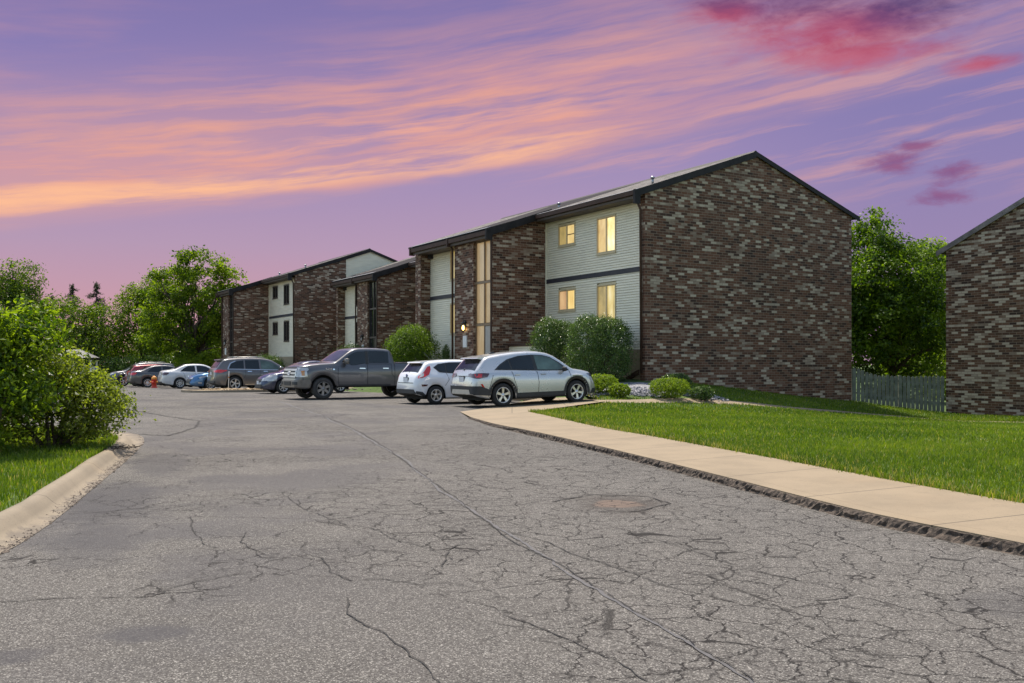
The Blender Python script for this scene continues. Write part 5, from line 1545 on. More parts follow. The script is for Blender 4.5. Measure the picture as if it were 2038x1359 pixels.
# ------------------------------------------------ 3  grey pickup
def grey_pickup():
    root = empty('pickup_truck'); tag(root, 'dark grey four-door pickup truck facing out of its bay with chrome grille', 'pickup truck', 'cars in the parking bays')
    sp = TRUCK; paint = mat_carpaint('graphite_paint', (.088, .086, .092), .45, .33)
    body, tr = car_body(sp, paint, root); underbody(root, sp); add_wheels(root, sp)
    bump_m = plain('bumper_grey', (.15, .135, .125), .4, .4, var=.15)
    side = [[(2.16,1.385),(2.16,1.80),(2.34,1.835),(2.95,1.85),(2.99,1.83),(2.99,1.385)], [(3.16,1.36),(3.14,1.83),(3.45,1.82),(3.64,1.76),(3.90,1.60),(4.10,1.43),(3.95,1.42),(3.72,1.30),(3.56,1.30)]]
    glaze(tr, sp, root, side, (4.32, 3.74, .80, .72), None, None)
    for ax in 'LR':
        decal(tr, [(3.01,1.33),(3.01,1.85),(3.13,1.85),(3.14,1.33)], ax, M['black_plastic'], 'door_pillar', root, off=.004)
    seams(tr, root, [[(1.925,1.36),(1.925,.50)], [(2.06,1.32),(2.05,.95),(1.92,.80)], [(3.08,1.33),(3.08,.50)], [(4.28,1.24),(4.30,.9),(4.26,.5)]], .014)
    seams(tr, root, [[(2.04,1.34),(3.0,1.34)]], .012)
    arch_trim(tr, root, sp, .055, paint)
    for x in (2.32, 3.30): handle_(root, tr, x, 1.17, M['chrome'], .24)
    mirror_(root, 3.98, 1.44, sp['W'], bump_m, True)
    for ax in 'LR':
        decal(tr, [(2.1,.50),(4.28,.50),(4.28,.56),(2.1,.56)], ax, M['black_plastic'], 'sill', root, off=.010)
        l = decal(tr, [(5.50,.86),(5.83,.84),(5.83,1.17),(5.66,1.19),(5.48,1.20),(5.44,1.13),(5.52,1.06)], ax, M['lens_clear'], 'headlight', root, off=.012)
        decal(tr, [(5.60,.90),(5.70,.90),(5.70,1.08),(5.60,1.08)], ax, M['lens_amber'], 'indicator_lens', l, off=.018, res=.03)
        decal(tr, [(5.34,.46),(5.88,.48),(5.88,.74),(5.40,.76)], ax, bump_m, 'front_bumper', root, off=.020)
        b = decal(tr, [(4.42,1.135),(4.47,1.10),(4.52,1.135),(4.47,1.17)], ax, M['chrome'], 'fender_badge', root, off=.012, res=.02)
    for sgn in (1, -1):
        text_mesh('fender_lettering', 'F-150', .105, M['chrome'], root, (4.68 if sgn > 0 else 4.68, sgn*1.018, 1.145), (math.pi/2, 0, math.pi if sgn > 0 else 0), .006)
    ebump(tr, root, 'F', [(-.88,.48),(.88,.48),(.90,.74),(-.90,.74)], bump_m, 'front_bumper', .03)
    ebump(tr, root, 'F', [(-.34,.53),(.34,.53),(.36,.68),(-.36,.68)], M['black_plastic'], 'air_intake', .044)
    for s in (1, -1):
        q = [(s*.50,.56),(s*.80,.56),(s*.80,.67),(s*.50,.67)]
        ebump(tr, root, 'F', q if s > 0 else q[::-1], M['black_plastic'], 'fog_light', .044)
    gr = ebump(tr, root, 'F', [(-.66,.80),(.66,.80),(.68,1.22),(-.68,1.22)], M['black_plastic'], 'grille', .02)
    for z in (.86, .985, 1.11):
        ebump(tr, gr, 'F', [(-.67,z-.035),(.67,z-.035),(.67,z+.035),(-.67,z+.035)], M['silver_trim'], 'grille_bar', .036)
    for s in (1, -1):
        q = [(s*.69,.84),(s*.82,.85),(s*.82,1.18),(s*.69,1.19)]
        ebump(tr, root, 'F', q if s > 0 else q[::-1], M['lens_clear'], 'headlight', .018)
        q = [(s*.64,.82),(s*.68,.82),(s*.68,1.20),(s*.64,1.20)]
        ebump(tr, gr, 'F', q if s > 0 else q[::-1], M['chrome'], 'grille_surround', .034)
    el = [(.115*math.cos(2*math.pi*k/20), .985+.055*math.sin(2*math.pi*k/20)) for k in range(20)]
    e2 = [(.150*math.cos(2*math.pi*k/20), .985+.076*math.sin(2*math.pi*k/20)) for k in range(20)]
    bd = ebump(tr, gr, 'F', e2, M['chrome'], 'badge', .050, .3)
    ebump(tr, gr, 'F', el, M['badge_blue'], 'badge_oval', .058, .3)
    mb = MB()
    mb.box(.10, 1.88, -.93, -.86, 1.40, 1.43); mb.box(.10, 1.88, .86, .93, 1.40, 1.43); mb.box(.04, .12, -.93, .93, 1.40, 1.43)
    mb.build('bed_rail', M['black_plastic'], root)
    mb = MB(); mb.tube([(4.30,-.55,1.45),(4.18,-.1,1.53)], .012, 6); mb.tube([(4.30,.1,1.45),(4.18,.6,1.53)], .012, 6); mb.build('wiper', M['black_plastic'], root)
    mb = MB(); mb.tube([(4.42,-.92,1.30),(4.40,-.92,2.05)], .006, 5); mb.build('antenna', M['black_plastic'], root)
    finish(root, sp, (-7.10, 35.35), R(33.0+180), 'front', 1, .006)
grey_pickup()

# ------------------------------------------------ 4  navy wedge hatchback
def navy_hatch():
    root = empty('hatchback'); tag(root, 'dark navy fastback hatchback facing out beside the grey pickup', 'car', 'cars in the parking bays')
    sp = WEDGE; paint = mat_carpaint('navy_paint', (.010, .018, .060), .1, .25)
    body, tr = car_body(sp, paint, root); underbody(root, sp); add_wheels(root, sp)
    glaze(tr, sp, root, [[(.62,1.10),(.95,1.24),(1.30,1.33),(1.34,1.08)], [(1.40,1.075),(1.38,1.345),(1.75,1.385),(2.02,1.385),(2.04,1.02)], [(2.12,1.01),(2.10,1.38),(2.36,1.35),(2.62,1.27),(2.98,1.09),(3.1,.99)], [(3.16,.985),(3.02,1.07),(3.30,.965)]],
          (3.36, 2.62, .64, .56), (.35, 1.0, .56, .52), None)
    seams(tr, root, [[(1.37,1.05),(1.36,.7),(1.2,.5)], [(2.08,1.0),(2.08,.25)], [(3.14,.95),(3.16,.6),(3.12,.25)]])
    for x in (1.52, 2.26): handle_(root, tr, x, .92, paint)
    mirror_(root, 2.98, 1.02, sp['W'], paint)
    for ax in 'LR':
        decal(tr, [(3.86,.58),(4.22,.56),(4.34,.68),(4.10,.84),(3.80,.88)], ax, M['lens_clear'], 'headlight', root, off=.012)
        decal(tr, [(.05,.74),(.22,.76),(.22,1.02),(.06,1.0)], ax, M['lens_red'], 'tail_light', root, off=.012)
    for s in (1, -1):
        q = [(s*.40,.56),(s*.64,.58),(s*.66,.74),(s*.40,.70)]
        ebump(tr, root, 'F', q if s > 0 else q[::-1], M['lens_clear'], 'headlight', .012)
    ebump(tr, root, 'F', [(-.56,.22),(.56,.22),(.50,.42),(-.50,.42)], M['black_plastic'], 'grille', .012)
    ebump(tr, root, 'F', [(-.34,.52),(.34,.52),(.34,.66),(-.34,.66)], M['black_plastic'], 'upper_grille', .012)
    plate_(root, 0, .50, False, tr)
    mb = MB(); mb.prism([(1.2,1.41),(1.42,1.45),(1.30,1.51),(1.24,1.50)], 'y', -.02, .02); mb.build('roof_antenna', M['black_plastic'], root)
    finish(root, sp, (-10.32, 42.4), R(31+180), 'front', 1, .004)
navy_hatch()

# ------------------------------------------------ tail-first cars further along
def far_suv(name_lab, paint, pos, heading, wheel, side, z, tail=True, H=1.0, rails=True, grp='cars in the parking bays'):
    root = empty('suv'); tag(root, name_lab, 'car', grp)
    sp = stretch(BIGSUV, H=H)
    body, tr = car_body(sp, paint, root); underbody(root, sp); add_wheels(root, sp)
    glaze(tr, sp, root, [[(.72,1.16),(.86,1.42),(1.12,1.53),(1.50,1.58),(1.50,1.155)], [(1.58,1.15),(1.58,1.59),(2.30,1.60),(2.32,1.13)], [(2.42,1.125),(2.40,1.595),(2.72,1.56),(2.98,1.48),(3.30,1.29),(3.52,1.10)]],
          (3.74, 3.10, .74, .62), (.15, .46, .68, .56), None, teal=2)
    for ax in 'LR':
        decal(tr, line_polys([(.66,1.14),(.80,1.42),(1.08,1.55)], .03), ax, M['chrome'], 'window_trim', root, off=.008)
        decal(tr, line_polys([(.66,1.13),(2.3,1.10),(3.5,1.075)], .022), ax, M['chrome'], 'window_trim', root, off=.008)
        decal(tr, line_polys([(1.55,.33),(3.4,.33)], .03), ax, M['chrome'], 'sill_trim', root, off=.012)
        decal(tr, [(.04,.96),(.30,.93),(.62,1.04),(.60,1.07),(.30,1.10),(.05,1.08)], ax, M['lens_red'], 'tail_light', root, off=.012)
        decal(tr, [(4.42,.92),(4.78,.80),(4.86,.86),(4.62,.97)], ax, M['lens_clear'], 'headlight', root, off=.012)
    for s in (1, -1):
        q = [(s*.50,.97),(s*.84,.95),(s*.84,1.08),(s*.50,1.05)]
        ebump(tr, root, 'B', q if s > 0 else q[::-1], M['lens_red'], 'tail_light', .012)
    seams(tr, root, [[(1.54,1.12),(1.58,.85),(1.45,.6)], [(2.36,1.10),(2.38,.3)], [(3.56,1.06),(3.58,.7),(3.46,.34)]])
    for x in (1.78, 2.62): handle_(root, tr, x, 1.0, M['chrome'], .22)
    mirror_(root, 3.40, 1.16, sp['W'], paint)
    ebump(tr, root, 'B', [(-.78,.40),(.78,.40),(.80,.52),(-.80,.52)], M['black_plastic'], 'rear_bumper', .014)
    ebump(tr, root, 'B', line_polys([(-.74,.66),(.74,.66)], .035), M['chrome'], 'bumper_trim', .016)
    ebump(tr, root, 'F', [(-.52,.56),(.52,.56),(.56,.84),(-.56,.84)], M['black_plastic'], 'grille', .012)
    plate_(root, 0, .90, True, tr)
    mb = MB(); mb.prism([(.30,1.60*H),(.33,1.63*H),(.72,1.685*H),(.72,1.60*H),(.46,1.56*H)], 'y', -.58, .58); mb.build('spoiler', paint, root)
    if rails:
        mb = MB()
        zr = 1.72*H
        for y in (.58, -.58):
            mb.tube([(1.0,y,zr-.04),(1.06,y,zr+.035),(2.55,y,zr+.035),(2.7,y,zr-.05)], .018, 6)
        for x in (1.25, 2.25): mb.box(x-.03, x+.03, -.60, .60, zr+.04, zr+.075)
        mb.build('roof_rack', M['silver_trim'], root)
    finish(root, sp, pos, heading, wheel, side, z)
far_suv('brown grey suv with roof bars parked tail out behind the gravel island', mat_carpaint('umber_paint', (.115, .108, .108), .5, .32), (-14.42, 48.9), R(31), 'rear', -1, -.045)
far_suv('dark grey suv facing out at the far end of the row', mat_carpaint('slate_paint', (.085, .087, .095), .45, .35), (-28.2, 68.2), R(30+180), 'front', 1, -.26)

def sedan(name_lab, paint, pos, heading, wheel, side, z, sp, nose=False, lens='lens_red', cat='car'):
    root = empty('sedan'); tag(root, name_lab, cat, 'cars in the parking bays')
    body, tr = car_body(sp, paint, root); underbody(root, sp); add_wheels(root, sp)
    glaze(tr, sp, root, [[(1.00,1.03),(1.22,1.21),(1.46,1.34),(1.86,1.365),(1.88,.99)], [(1.98,.985),(1.96,1.365),(2.24,1.36),(2.52,1.31),(2.86,1.12),(3.10,.955)]],
          (3.32, 2.62, .66, .56), (.74, 1.30, .62, .54), None)
    seams(tr, root, [[(1.86,.98),(1.90,.6),(1.86,.25)], [(1.16,.99),(1.24,.8),(1.30,.62)], [(3.12,.93),(3.14,.6),(3.10,.25)]])
    for x in (1.42, 2.16): handle_(root, tr, x, .875, paint)
    mirror_(root, 3.0, .98, sp['W'], paint)
    for ax in 'LR':
        decal(tr, [(.05,.80),(.22,.80),(.36,.92),(.34,.96),(.07,.97)], ax, M[lens], 'tail_light', root, off=.012)
        decal(tr, [(4.0,.76),(4.40,.62),(4.46,.68),(4.24,.78)], ax, M['lens_clear'], 'headlight', root, off=.012)
        decal(tr, [(4.30,.34),(4.50,.36),(4.50,.44),(4.30,.43)], ax, M['lens_clear'], 'fog_light', root, off=.012)
    for s in (1, -1):
        q = [(s*.42,.82),(s*.78,.80),(s*.78,.96),(s*.42,.95)]
        ebump(tr, root, 'B', q if s > 0 else q[::-1], M[lens], 'tail_light', .012)
        q = [(s*.36,.60),(s*.56,.60),(s*.56,.70),(s*.36,.66)]
        ebump(tr, root, 'F', q if s > 0 else q[::-1], M['lens_clear'], 'headlight', .012)
    ebump(tr, root, 'F', [(-.40,.34),(.40,.34),(.48,.60),(-.48,.60)], M['black_plastic'], 'grille', .014)
    ebump(tr, root, 'B', [(-.62,.34),(.62,.34),(.60,.42),(-.60,.42)], M['black_plastic'], 'rear_valance', .012)
    plate_(root, 0, .88, True, tr)
    finish(root, sp, pos, heading, wheel, side, z)
    return root
sedan('blue sedan with only its nose showing beside the brown grey suv', mat_carpaint('blue_paint', (.030, .125, .27), .45, .28), (-16.75, 52.2), R(32+180), 'front', 1, -.085, stretch(SEDAN, L=4.85, W=1.85, spokes=9))
sedan('white sedan with dull red tail lights, parked tail out beside the blue sedan', mat_carpaint('chalk_paint', (.56, .56, .57), .0, .32), (-19.75, 55.9), R(31), 'rear', -1, -.115, stretch(SEDAN, L=4.55, H=1.0, spokes=9), lens='lens_dark_red')
sedan('charcoal grey sedan parked tail out behind the red fire hydrant', mat_carpaint('charcoal_paint', (.062, .063, .068), .45, .32), (-23.5, 60.6), R(31), 'rear', -1, -.17, stretch(SEDAN, L=4.68, H=.99, spokes=10))

def red_hatch():
    root = empty('hatchback'); tag(root, 'dark red hatchback almost hidden behind the charcoal grey sedan', 'car', 'cars in the parking bays')
    sp = stretch(HATCH, L=4.2, W=1.76, H=1.03); paint = mat_carpaint('red_paint', (.26, .016, .022), .2, .3)
    body, tr = car_body(sp, paint, root); underbody(root, sp); add_wheels(root, sp)
    glaze(tr, sp, root, [[(1.0,1.10),(1.04,1.37),(1.74,1.40),(1.78,1.07)], [(1.88,1.06),(1.88,1.40),(2.2,1.37),(2.45,1.28),(2.75,1.11),(2.9,1.02)]], (3.05, 2.56, .62, .52), (.17, .43, .58, .48), None)
    for ax in 'LR': decal(tr, [(.10,.90),(.30,.92),(.34,1.02),(.12,1.04)], ax, M['lens_red'], 'tail_light', root, off=.012)
    plate_(root, 0, .80, True, tr); mirror_(root, 2.75, 1.03, sp['W'], paint)
    finish(root, sp, (-25.6, 64.6), R(31), 'rear', -1, -.21)
red_hatch()
# ---------------------------------------------------------------- foliage
def leaf_mesh(name, pos, nrm, size, mat, parent, seed, tint=None, width=.55, jitter=.75):
    """one bent rhombic leaf per point"""
    r = np.random.default_rng(seed); n = len(pos)
    d = nrm + r.normal(0, jitter, (n, 3)); d /= np.linalg.norm(d, axis=1)[:, None]+1e-9
    a = np.cross(d, r.normal(0, 1, (n, 3))); a /= np.linalg.norm(a, axis=1)[:, None]+1e-9
    b = np.cross(d, a)
    s = size*r.uniform(.6, 1.3, n)
    s = s[:, None]
    base = pos-a*s*.5; tip = pos+a*s*.5-d*s*.12
    l = pos+b*s*width*.5+d*s*.08; q = pos-b*s*width*.5+d*s*.08
    V = np.stack([base, l, tip, q], 1).reshape(-1, 3)
    f = np.arange(4*n)
    t = np.clip((tint if tint is not None else np.full(n, .5))+r.normal(0, .17, n), 0, 1)
    return np_mesh(name, V, f, np.full(n, 4), mat, parent, tint=np.repeat(t, 4))

def crown_points(blobs, n, seed, clump=.16, per=26, shell=.72, up=.0, flat=.8):
    """leaf positions gathered in clumps over and inside a set of ellipsoids"""
    r = np.random.default_rng(seed)
    wts = np.array([(b[3]*b[4]+b[3]*b[5]+b[4]*b[5]) for b in blobs]); wts = wts/wts.sum()
    nc = max(4, n//per)
    bi = r.choice(len(blobs), nc, p=wts)
    B = np.array(blobs)[bi]
    d = r.normal(0, 1, (nc, 3)); d[:, 2] += up; d /= np.linalg.norm(d, axis=1)[:, None]
    rad = np.where(r.uniform(0, 1, nc) < shell, r.uniform(.80, 1.04, nc), r.uniform(.25, .85, nc))
    c = B[:, :3]+d*B[:, 3:6]*rad[:, None]
    csz = clump*B[:, 3:6].mean(1)*r.uniform(.6, 1.4, nc)
    ct = r.normal(.5, .26, nc)
    k = r.choice(nc, n)
    off = r.normal(0, 1, (n, 3))*csz[k][:, None]; off[:, 2] *= flat
    return c[k]+off, d[k]+np.array([0, 0, .35]), ct[k], c, csz

def limbs(mb, base, h0, targets, r0, seed, seg=6):
    r = np.random.default_rng(seed)
    base = Vector(base); fork = base+Vector((r.normal(0, .03)*h0, r.normal(0, .03)*h0, h0))
    mid = base.lerp(fork, .5)+Vector((r.normal(0, .02)*h0, r.normal(0, .02)*h0, 0))
    mb.tube([base-Vector((0, 0, .2)), base+Vector((0, 0, .1)), mid, fork], [r0*1.5, r0*1.15, r0, r0*.85], 9)
    for t in targets:
        t = Vector(t); L = (t-fork).length
        m1 = fork.lerp(t, .35)+Vector((r.normal(0, .05), r.normal(0, .05), .12))*L
        m2 = fork.lerp(t, .7)+Vector((r.normal(0, .04), r.normal(0, .04), .08))*L
        rr = r0*(.35+.25*r.uniform())
        mb.tube([fork-Vector((0, 0, .1*h0)), m1, m2, t], [rr*1.2, rr*.8, rr*.5, rr*.18], seg)
        for _ in range(2):
            q = m2+Vector((r.normal(0, .10), r.normal(0, .10), r.normal(.05, .07)))*L
            mb.tube([m1.lerp(m2, r.uniform(.2, .9)), m2.lerp(q, .5), q], [rr*.45, rr*.3, rr*.1], 5)

def tree(name, x, y, z, blobs, n, leaf, mat, label, seed, trunk_h, trunk_r, cat='tree', group=None, clump=.16, per=26, shell=.72, bark='bark', ntarg=14, flat=.8, up=.0):
    root = empty(name, (x, y, z)); tag(root, label, cat, group)
    p, nr, ct, c, cs = crown_points(blobs, n, seed, clump, per, shell, up, flat)
    k = p[:, 2] > .1
    leaf_mesh('crown', p[k], nr[k], leaf, M[mat], root, seed+1, ct[k])
    mb = MB()
    r = np.random.default_rng(seed+5)
    tg = [tuple(q) for q in c[r.choice(len(c), min(ntarg, len(c)), replace=False)]]
    limbs(mb, (0, 0, 0), trunk_h, tg, trunk_r, seed+2)
    mb.build('trunk', M[bark], root)
    return root

def shrub(name, x, y, blobs, n, leaf, mat, label, seed, cat='shrub', group=None, clump=.12, per=20, shell=.85, stems=7, z=None, up=.25, jitter=.75):
    zz = gz(x, y) if z is None else z
    root = empty(name, (x, y, zz)); tag(root, label, cat, group)
    p, nr, ct, c, cs = crown_points(blobs, n, seed, clump, per, shell, up)
    k = p[:, 2] > .02
    leaf_mesh('foliage', p[k], nr[k], leaf, M[mat], root, seed+1, ct[k], jitter=jitter)
    mb = MB(); r = np.random.default_rng(seed+3)
    top = max(b[2]+b[5] for b in blobs); rr = max(b[3] for b in blobs)
    for q in range(stems):
        cc = c[r.integers(len(c))]
        b0 = Vector((r.normal(0, .12)*rr, r.normal(0, .12)*rr, -.1)); t = Vector(cc)
        mb.tube([b0, b0.lerp(t, .5)+Vector((r.normal(0, .05), r.normal(0, .05), .05)), t], [.018+.008*top, .012+.005*top, .004], 5)
    mb.build('stem', M['bark'], root)
    return root

def lumps(shape, n, r0, seed, zmin=.25, shell=.8):
    """many small leaf masses spread over bigger ellipsoids, leaving gaps between them"""
    r = np.random.default_rng(seed); out = []
    w = np.array([b[3]*b[4]+b[3]*b[5]+b[4]*b[5] for b in shape]); w = w/w.sum()
    while len(out) < n:
        b = shape[r.choice(len(shape), p=w)]
        d = r.normal(0, 1, 3); d /= np.linalg.norm(d)
        f = r.uniform(.75, 1.0) if r.uniform() < shell else r.uniform(.2, .75)
        p = np.array(b[:3])+d*np.array(b[3:6])*f
        if p[2] < zmin: continue
        q = r0*r.uniform(.65, 1.35)
        out.append((p[0], p[1], p[2], q, q, q*.72))
    return out

# --- bushes on the left island
TALL = [(0,0,.95,1.1,1.1,.85),(.2,.1,1.55,.6,.6,.42),(-.6,.3,1.4,1.0,1.0,.65),(.45,-.1,1.3,.75,.8,.60),(-1.5,.2,1.05,1.1,1.0,.9),(-.4,.2,1.72,.55,.6,.34),(-1.6,.1,1.65,.8,.8,.45)]
shrub('bush', -7.02, 12.4, lumps(TALL, 95, .30, 40), 30000, .085, 'leaf_bright', 'tall broad leafy green bush at the left edge on the grass island', 41, clump=.34, per=16, stems=22, shell=.72)
LOW = [(0,0,.60,.82,.85,.58),(.25,.1,.85,.55,.6,.48),(-.5,-.1,.8,.65,.6,.55),(.05,.1,1.15,.48,.5,.34),(.42,.25,.5,.5,.6,.48)]
shrub('bush', -6.72, 13.7, lumps(LOW, 70, .24, 51, .12), 18000, .062, 'leaf_olive', 'lower feathery olive green bush beside the kerb, in front of the tall bush', 52, clump=.34, per=14, stems=14, shell=.75)
shrub('bush', -9.6, 14.6, [(0,0,1.1,1.4,1.2,1.1),(-.4,.2,1.8,1.0,.9,.7)], 12000, .075, 'leaf_mid', 'dark leafy bush filling the island behind the tall bush', 57, clump=.15, stems=8)

# --- foundation shrubs of the lit block
def at(t, s): p = A0+D*t+G*s; return p.x, p.y
x, y = at(0.95, -1.55)
shrub('bush', x, y, [(0,0,1.30,1.22,1.15,1.22),(-.35,-.2,1.85,.8,.8,.72),(.5,.2,1.75,.75,.8,.72),(0,0,.7,1.2,1.1,.7)], 30000, .065, 'leaf_shrub', 'big rounded dark green bush below the large lit ground floor window', 61, group='foundation shrubs', clump=.09, per=14, stems=9, shell=.9)
x, y = at(3.35, -1.95)
shrub('bush', x, y, [(0,0,1.15,.98,.95,1.15),(-.25,-.15,1.75,.62,.62,.72),(.35,.2,1.65,.62,.62,.68)], 20000, .06, 'leaf_shrub', 'rounded bush against the low siding screen, left of the big dark bush', 63, group='foundation shrubs', clump=.10, per=14, stems=8, shell=.9)
x, y = at(12.7, -3.75)
shrub('bush', x, y, [(0,0,1.2,1.22,1.2,1.2),(-.1,0,1.85,.95,.95,.78),(-.4,-.2,1.2,1.05,1.0,1.1)], 26000, .070, 'leaf_maple', 'round bush standing left of the lit entrance, sunlit on its left side', 65, group='foundation shrubs', clump=.10, per=16, stems=8, shell=.9)
x, y = at(10.86, -3.02)
shrub('cypress', x, y, [(0,0,.75,.24,.24,.75),(0,0,1.25,.17,.17,.5)], 3500, .06, 'leaf_shrub', 'small narrow evergreen beside the downpipe of the lit block', 67, group='foundation shrubs', clump=.14, per=10, stems=3, shell=.9)
# low clipped shrubs round the gravel bed
for (px, py, rx, rz, n, lab, sd, mt) in [
    (3.02, 31.75, .56, .66, 7000, 'clipped lime green shrub right in front of the silver crossover', 71, 'leaf_lime'),
    (3.55, 31.0, .36, .46, 4200, 'small clipped lime green ball between the crossover and the gravel', 72, 'leaf_lime'),
    (5.25, 31.35, .66, .68, 8200, 'wide lime green shrub with shaggy top, right of the gravel patch', 73, 'leaf_lime'),
    (5.75, 32.9, .52, .66, 5600, 'dark shaded shrub close to the brick gable, behind the shaggy lime shrub', 74, 'leaf_shrub'),
    (6.42, 31.75, .40, .50, 4400, 'dark low ball shrub at the right end of the gravel patch', 75, 'leaf_shrub')]:
    shrub('shrub', px, py, [(0,0,rz*.48,rx,rx*.95,rz*.5),(rx*.3,0,rz*.55,rx*.72,rx*.75,rz*.43),(-rx*.3,.05,rz*.55,rx*.72,rx*.75,rz*.42)], int(n*1.3), .044, mt, lab, sd, group='low shrubs by the gravel bed', clump=.055, per=9, stems=6, shell=.95, up=.3)
# shrubs before the farther blocks
for (t, s, rx, rz, lab, sd) in [(39.6, -3.0, 1.35, 1.9, 'rounded bush below the dark windows of the farthest block', 81), (42.6, -3.2, 1.15, 1.75, 'smaller bush left of the one below the farthest dark windows', 82),
                           (30.5, .1, 1.5, 2.4, 'dark bush behind the pickup cab at the foot of the tall brick wall', 83)]:
    x, y = at(t, s)
    shrub('bush', x, y, [(0,0,rz*.5,rx,rx,rz*.5),(.1,0,rz*.66,rx*.75,rx*.75,rz*.36)], 9000, .10, 'leaf_shrub', lab, sd, group='foundation shrubs', clump=.11, per=14, stems=6, shell=.9)
shrub('bush', -27.2, 80.0, [(0,0,1.0,1.8,1.6,1.1),(1.2,0,1.3,1.2,1.2,1.0)], 7000, .15, 'leaf_lime', 'bright lime bush beside the far end of the farthest block', 85, clump=.13, stems=6)

# --- trees on the right, between the gables
MAPLE = [(0,0,3.6,3.2,3.1,3.3),(-2.3,-.4,6.2,1.7,1.7,1.9),(-1.2,-.6,4.4,2.4,2.2,2.8),(-.6,0,6.6,2.7,2.6,2.5),(-.9,0,8.9,1.7,1.7,1.8),(1.6,.2,5.2,2.2,2.2,2.4),(-2.0,.1,4.6,2.2,2.2,2.7),(.9,.1,7.6,1.7,1.7,1.7)]
tree('maple_tree', 20.8, 51.5, -.9, lumps(MAPLE, 210, .78, 90, .4, .95),
     56000, .20, 'leaf_maple', 'dense bright maple rising between the two brick gables', 91, 2.0, .20, clump=.30, per=22, shell=.85, ntarg=12)
tree('tree', 30.6, 67.5, -1.0, [(0,0,4.6,2.9,2.9,3.0),(0,0,8.0,2.4,2.4,2.4),(-.5,0,10.0,1.4,1.4,1.3),(-1.6,0,3.4,2.2,2.2,2.4)],
     17000, .26, 'leaf_lime', 'pale lime tree beyond the maple, beside the neighbouring gable', 95, 2.5, .2, clump=.14, shell=.8)
tree('tree', 34.5, 64.0, -1.0, [(0,0,9.2,2.8,2.6,2.4),(2.6,0,11.0,2.0,2.0,1.9),(-2.4,0,8.2,1.5,1.5,1.3)], 9000, .26, 'leaf_mid', 'tree whose topmost sprays show above the neighbouring roof', 97, 5.5, .22, clump=.20, per=16, shell=.75)
tree('tree', 26.5, 60.0, -1.0, [(0,0,2.0,3.4,2.0,1.9),(3.5,0,2.2,2.5,2.0,2.0)], 9000, .24, 'leaf_lime', 'sunlit low thicket glimpsed through the pickets under the maple', 98, .8, .12, cat='thicket', clump=.14)

# --- the big spreading tree at the end of the row
SPREAD = [(0,0,6.6,4.4,4.0,2.8),(-2.6,.3,5.2,2.6,2.6,2.2),(2.9,.2,6.0,2.4,2.4,2.4),(.2,.2,9.6,2.9,2.8,2.0),(-1.7,0,8.8,2.3,2.3,1.7),(2.4,0,8.9,2.0,1.9,1.5),(1.6,0,3.6,3.0,2.6,2.0),(-3.8,0,3.8,2.2,2.0,1.7)]
tree('spreading_tree', -27.6, 81.5, -.4, lumps(SPREAD, 150, .66, 100, .8, .7),
     28000, .26, 'leaf_bright', 'large spreading open-crowned tree at the far end of the parking row', 101, 2.4, .28, clump=.34, per=18, shell=.62, ntarg=34)
# --- row of trees and conifers behind the car park on the left
def conifer(x, y, z, h, r, n, lab, seed):
    root = empty('conifer', (x, y, z)); tag(root, lab, 'conifer', 'trees beyond the car park')
    rg_ = np.random.default_rng(seed); pos = []; nr = []
    mb = MB(); mb.tube([(0,0,-.2),(0,0,h*.5),(0,0,h*1.0)], [.20,.12,.02], 8)
    nb = 70
    for i in range(nb):
        f = (i+.5)/nb; zz_ = h*(.12+.86*f); L = r*(1-f)**.75*rg_.uniform(.6, 1.15)+.12; a = rg_.uniform(0, 6.28)
        dx, dy = math.cos(a), math.sin(a)
        m = max(10, int(n/nb*(1.6-1.2*f)))
        u = rg_.uniform(.1, 1, m)
        drop = -.25*L*u**1.5+rg_.normal(0, .07, m)
        pos.append(np.c_[dx*L*u+rg_.normal(0, .10, m)*(1+L*.3), dy*L*u+rg_.normal(0, .10, m)*(1+L*.3), zz_+drop]); nr.append(np.tile([dx*.3, dy*.3, 1.0], (m, 1)))
        mb.tube([(0,0,zz_),(dx*L*.6,dy*L*.6,zz_-.08*L),(dx*L,dy*L,zz_-.25*L)], [.03,.02,.006], 4)
    p = np.concatenate(pos); q = np.concatenate(nr)
    leaf_mesh('crown', p, q, .20, M['leaf_dark'], root, seed+1, np.random.default_rng(seed+2).uniform(.2, .8, len(p)), width=.3)
    mb.build('trunk', M['bark_dark'], root)
for (x, y, h, r, n, lab, sd) in [(-43.0, 92, 9.7, 2.8, 8000, 'dark conifer with a bare spike top left of the spreading tree', 111), (-39.8, 90, 9.7, 2.8, 8000, 'tallest spired dark conifer next to the spreading tree', 112),
                             (-46.5, 95, 8.8, 2.8, 8000, 'dark conifer standing behind the tall left bush', 113), (-37.0, 96, 8.6, 3.2, 8000, 'shorter dark conifer between the two spired ones', 114)]:
    conifer(x, y, -.4, h, r, n, lab, sd)
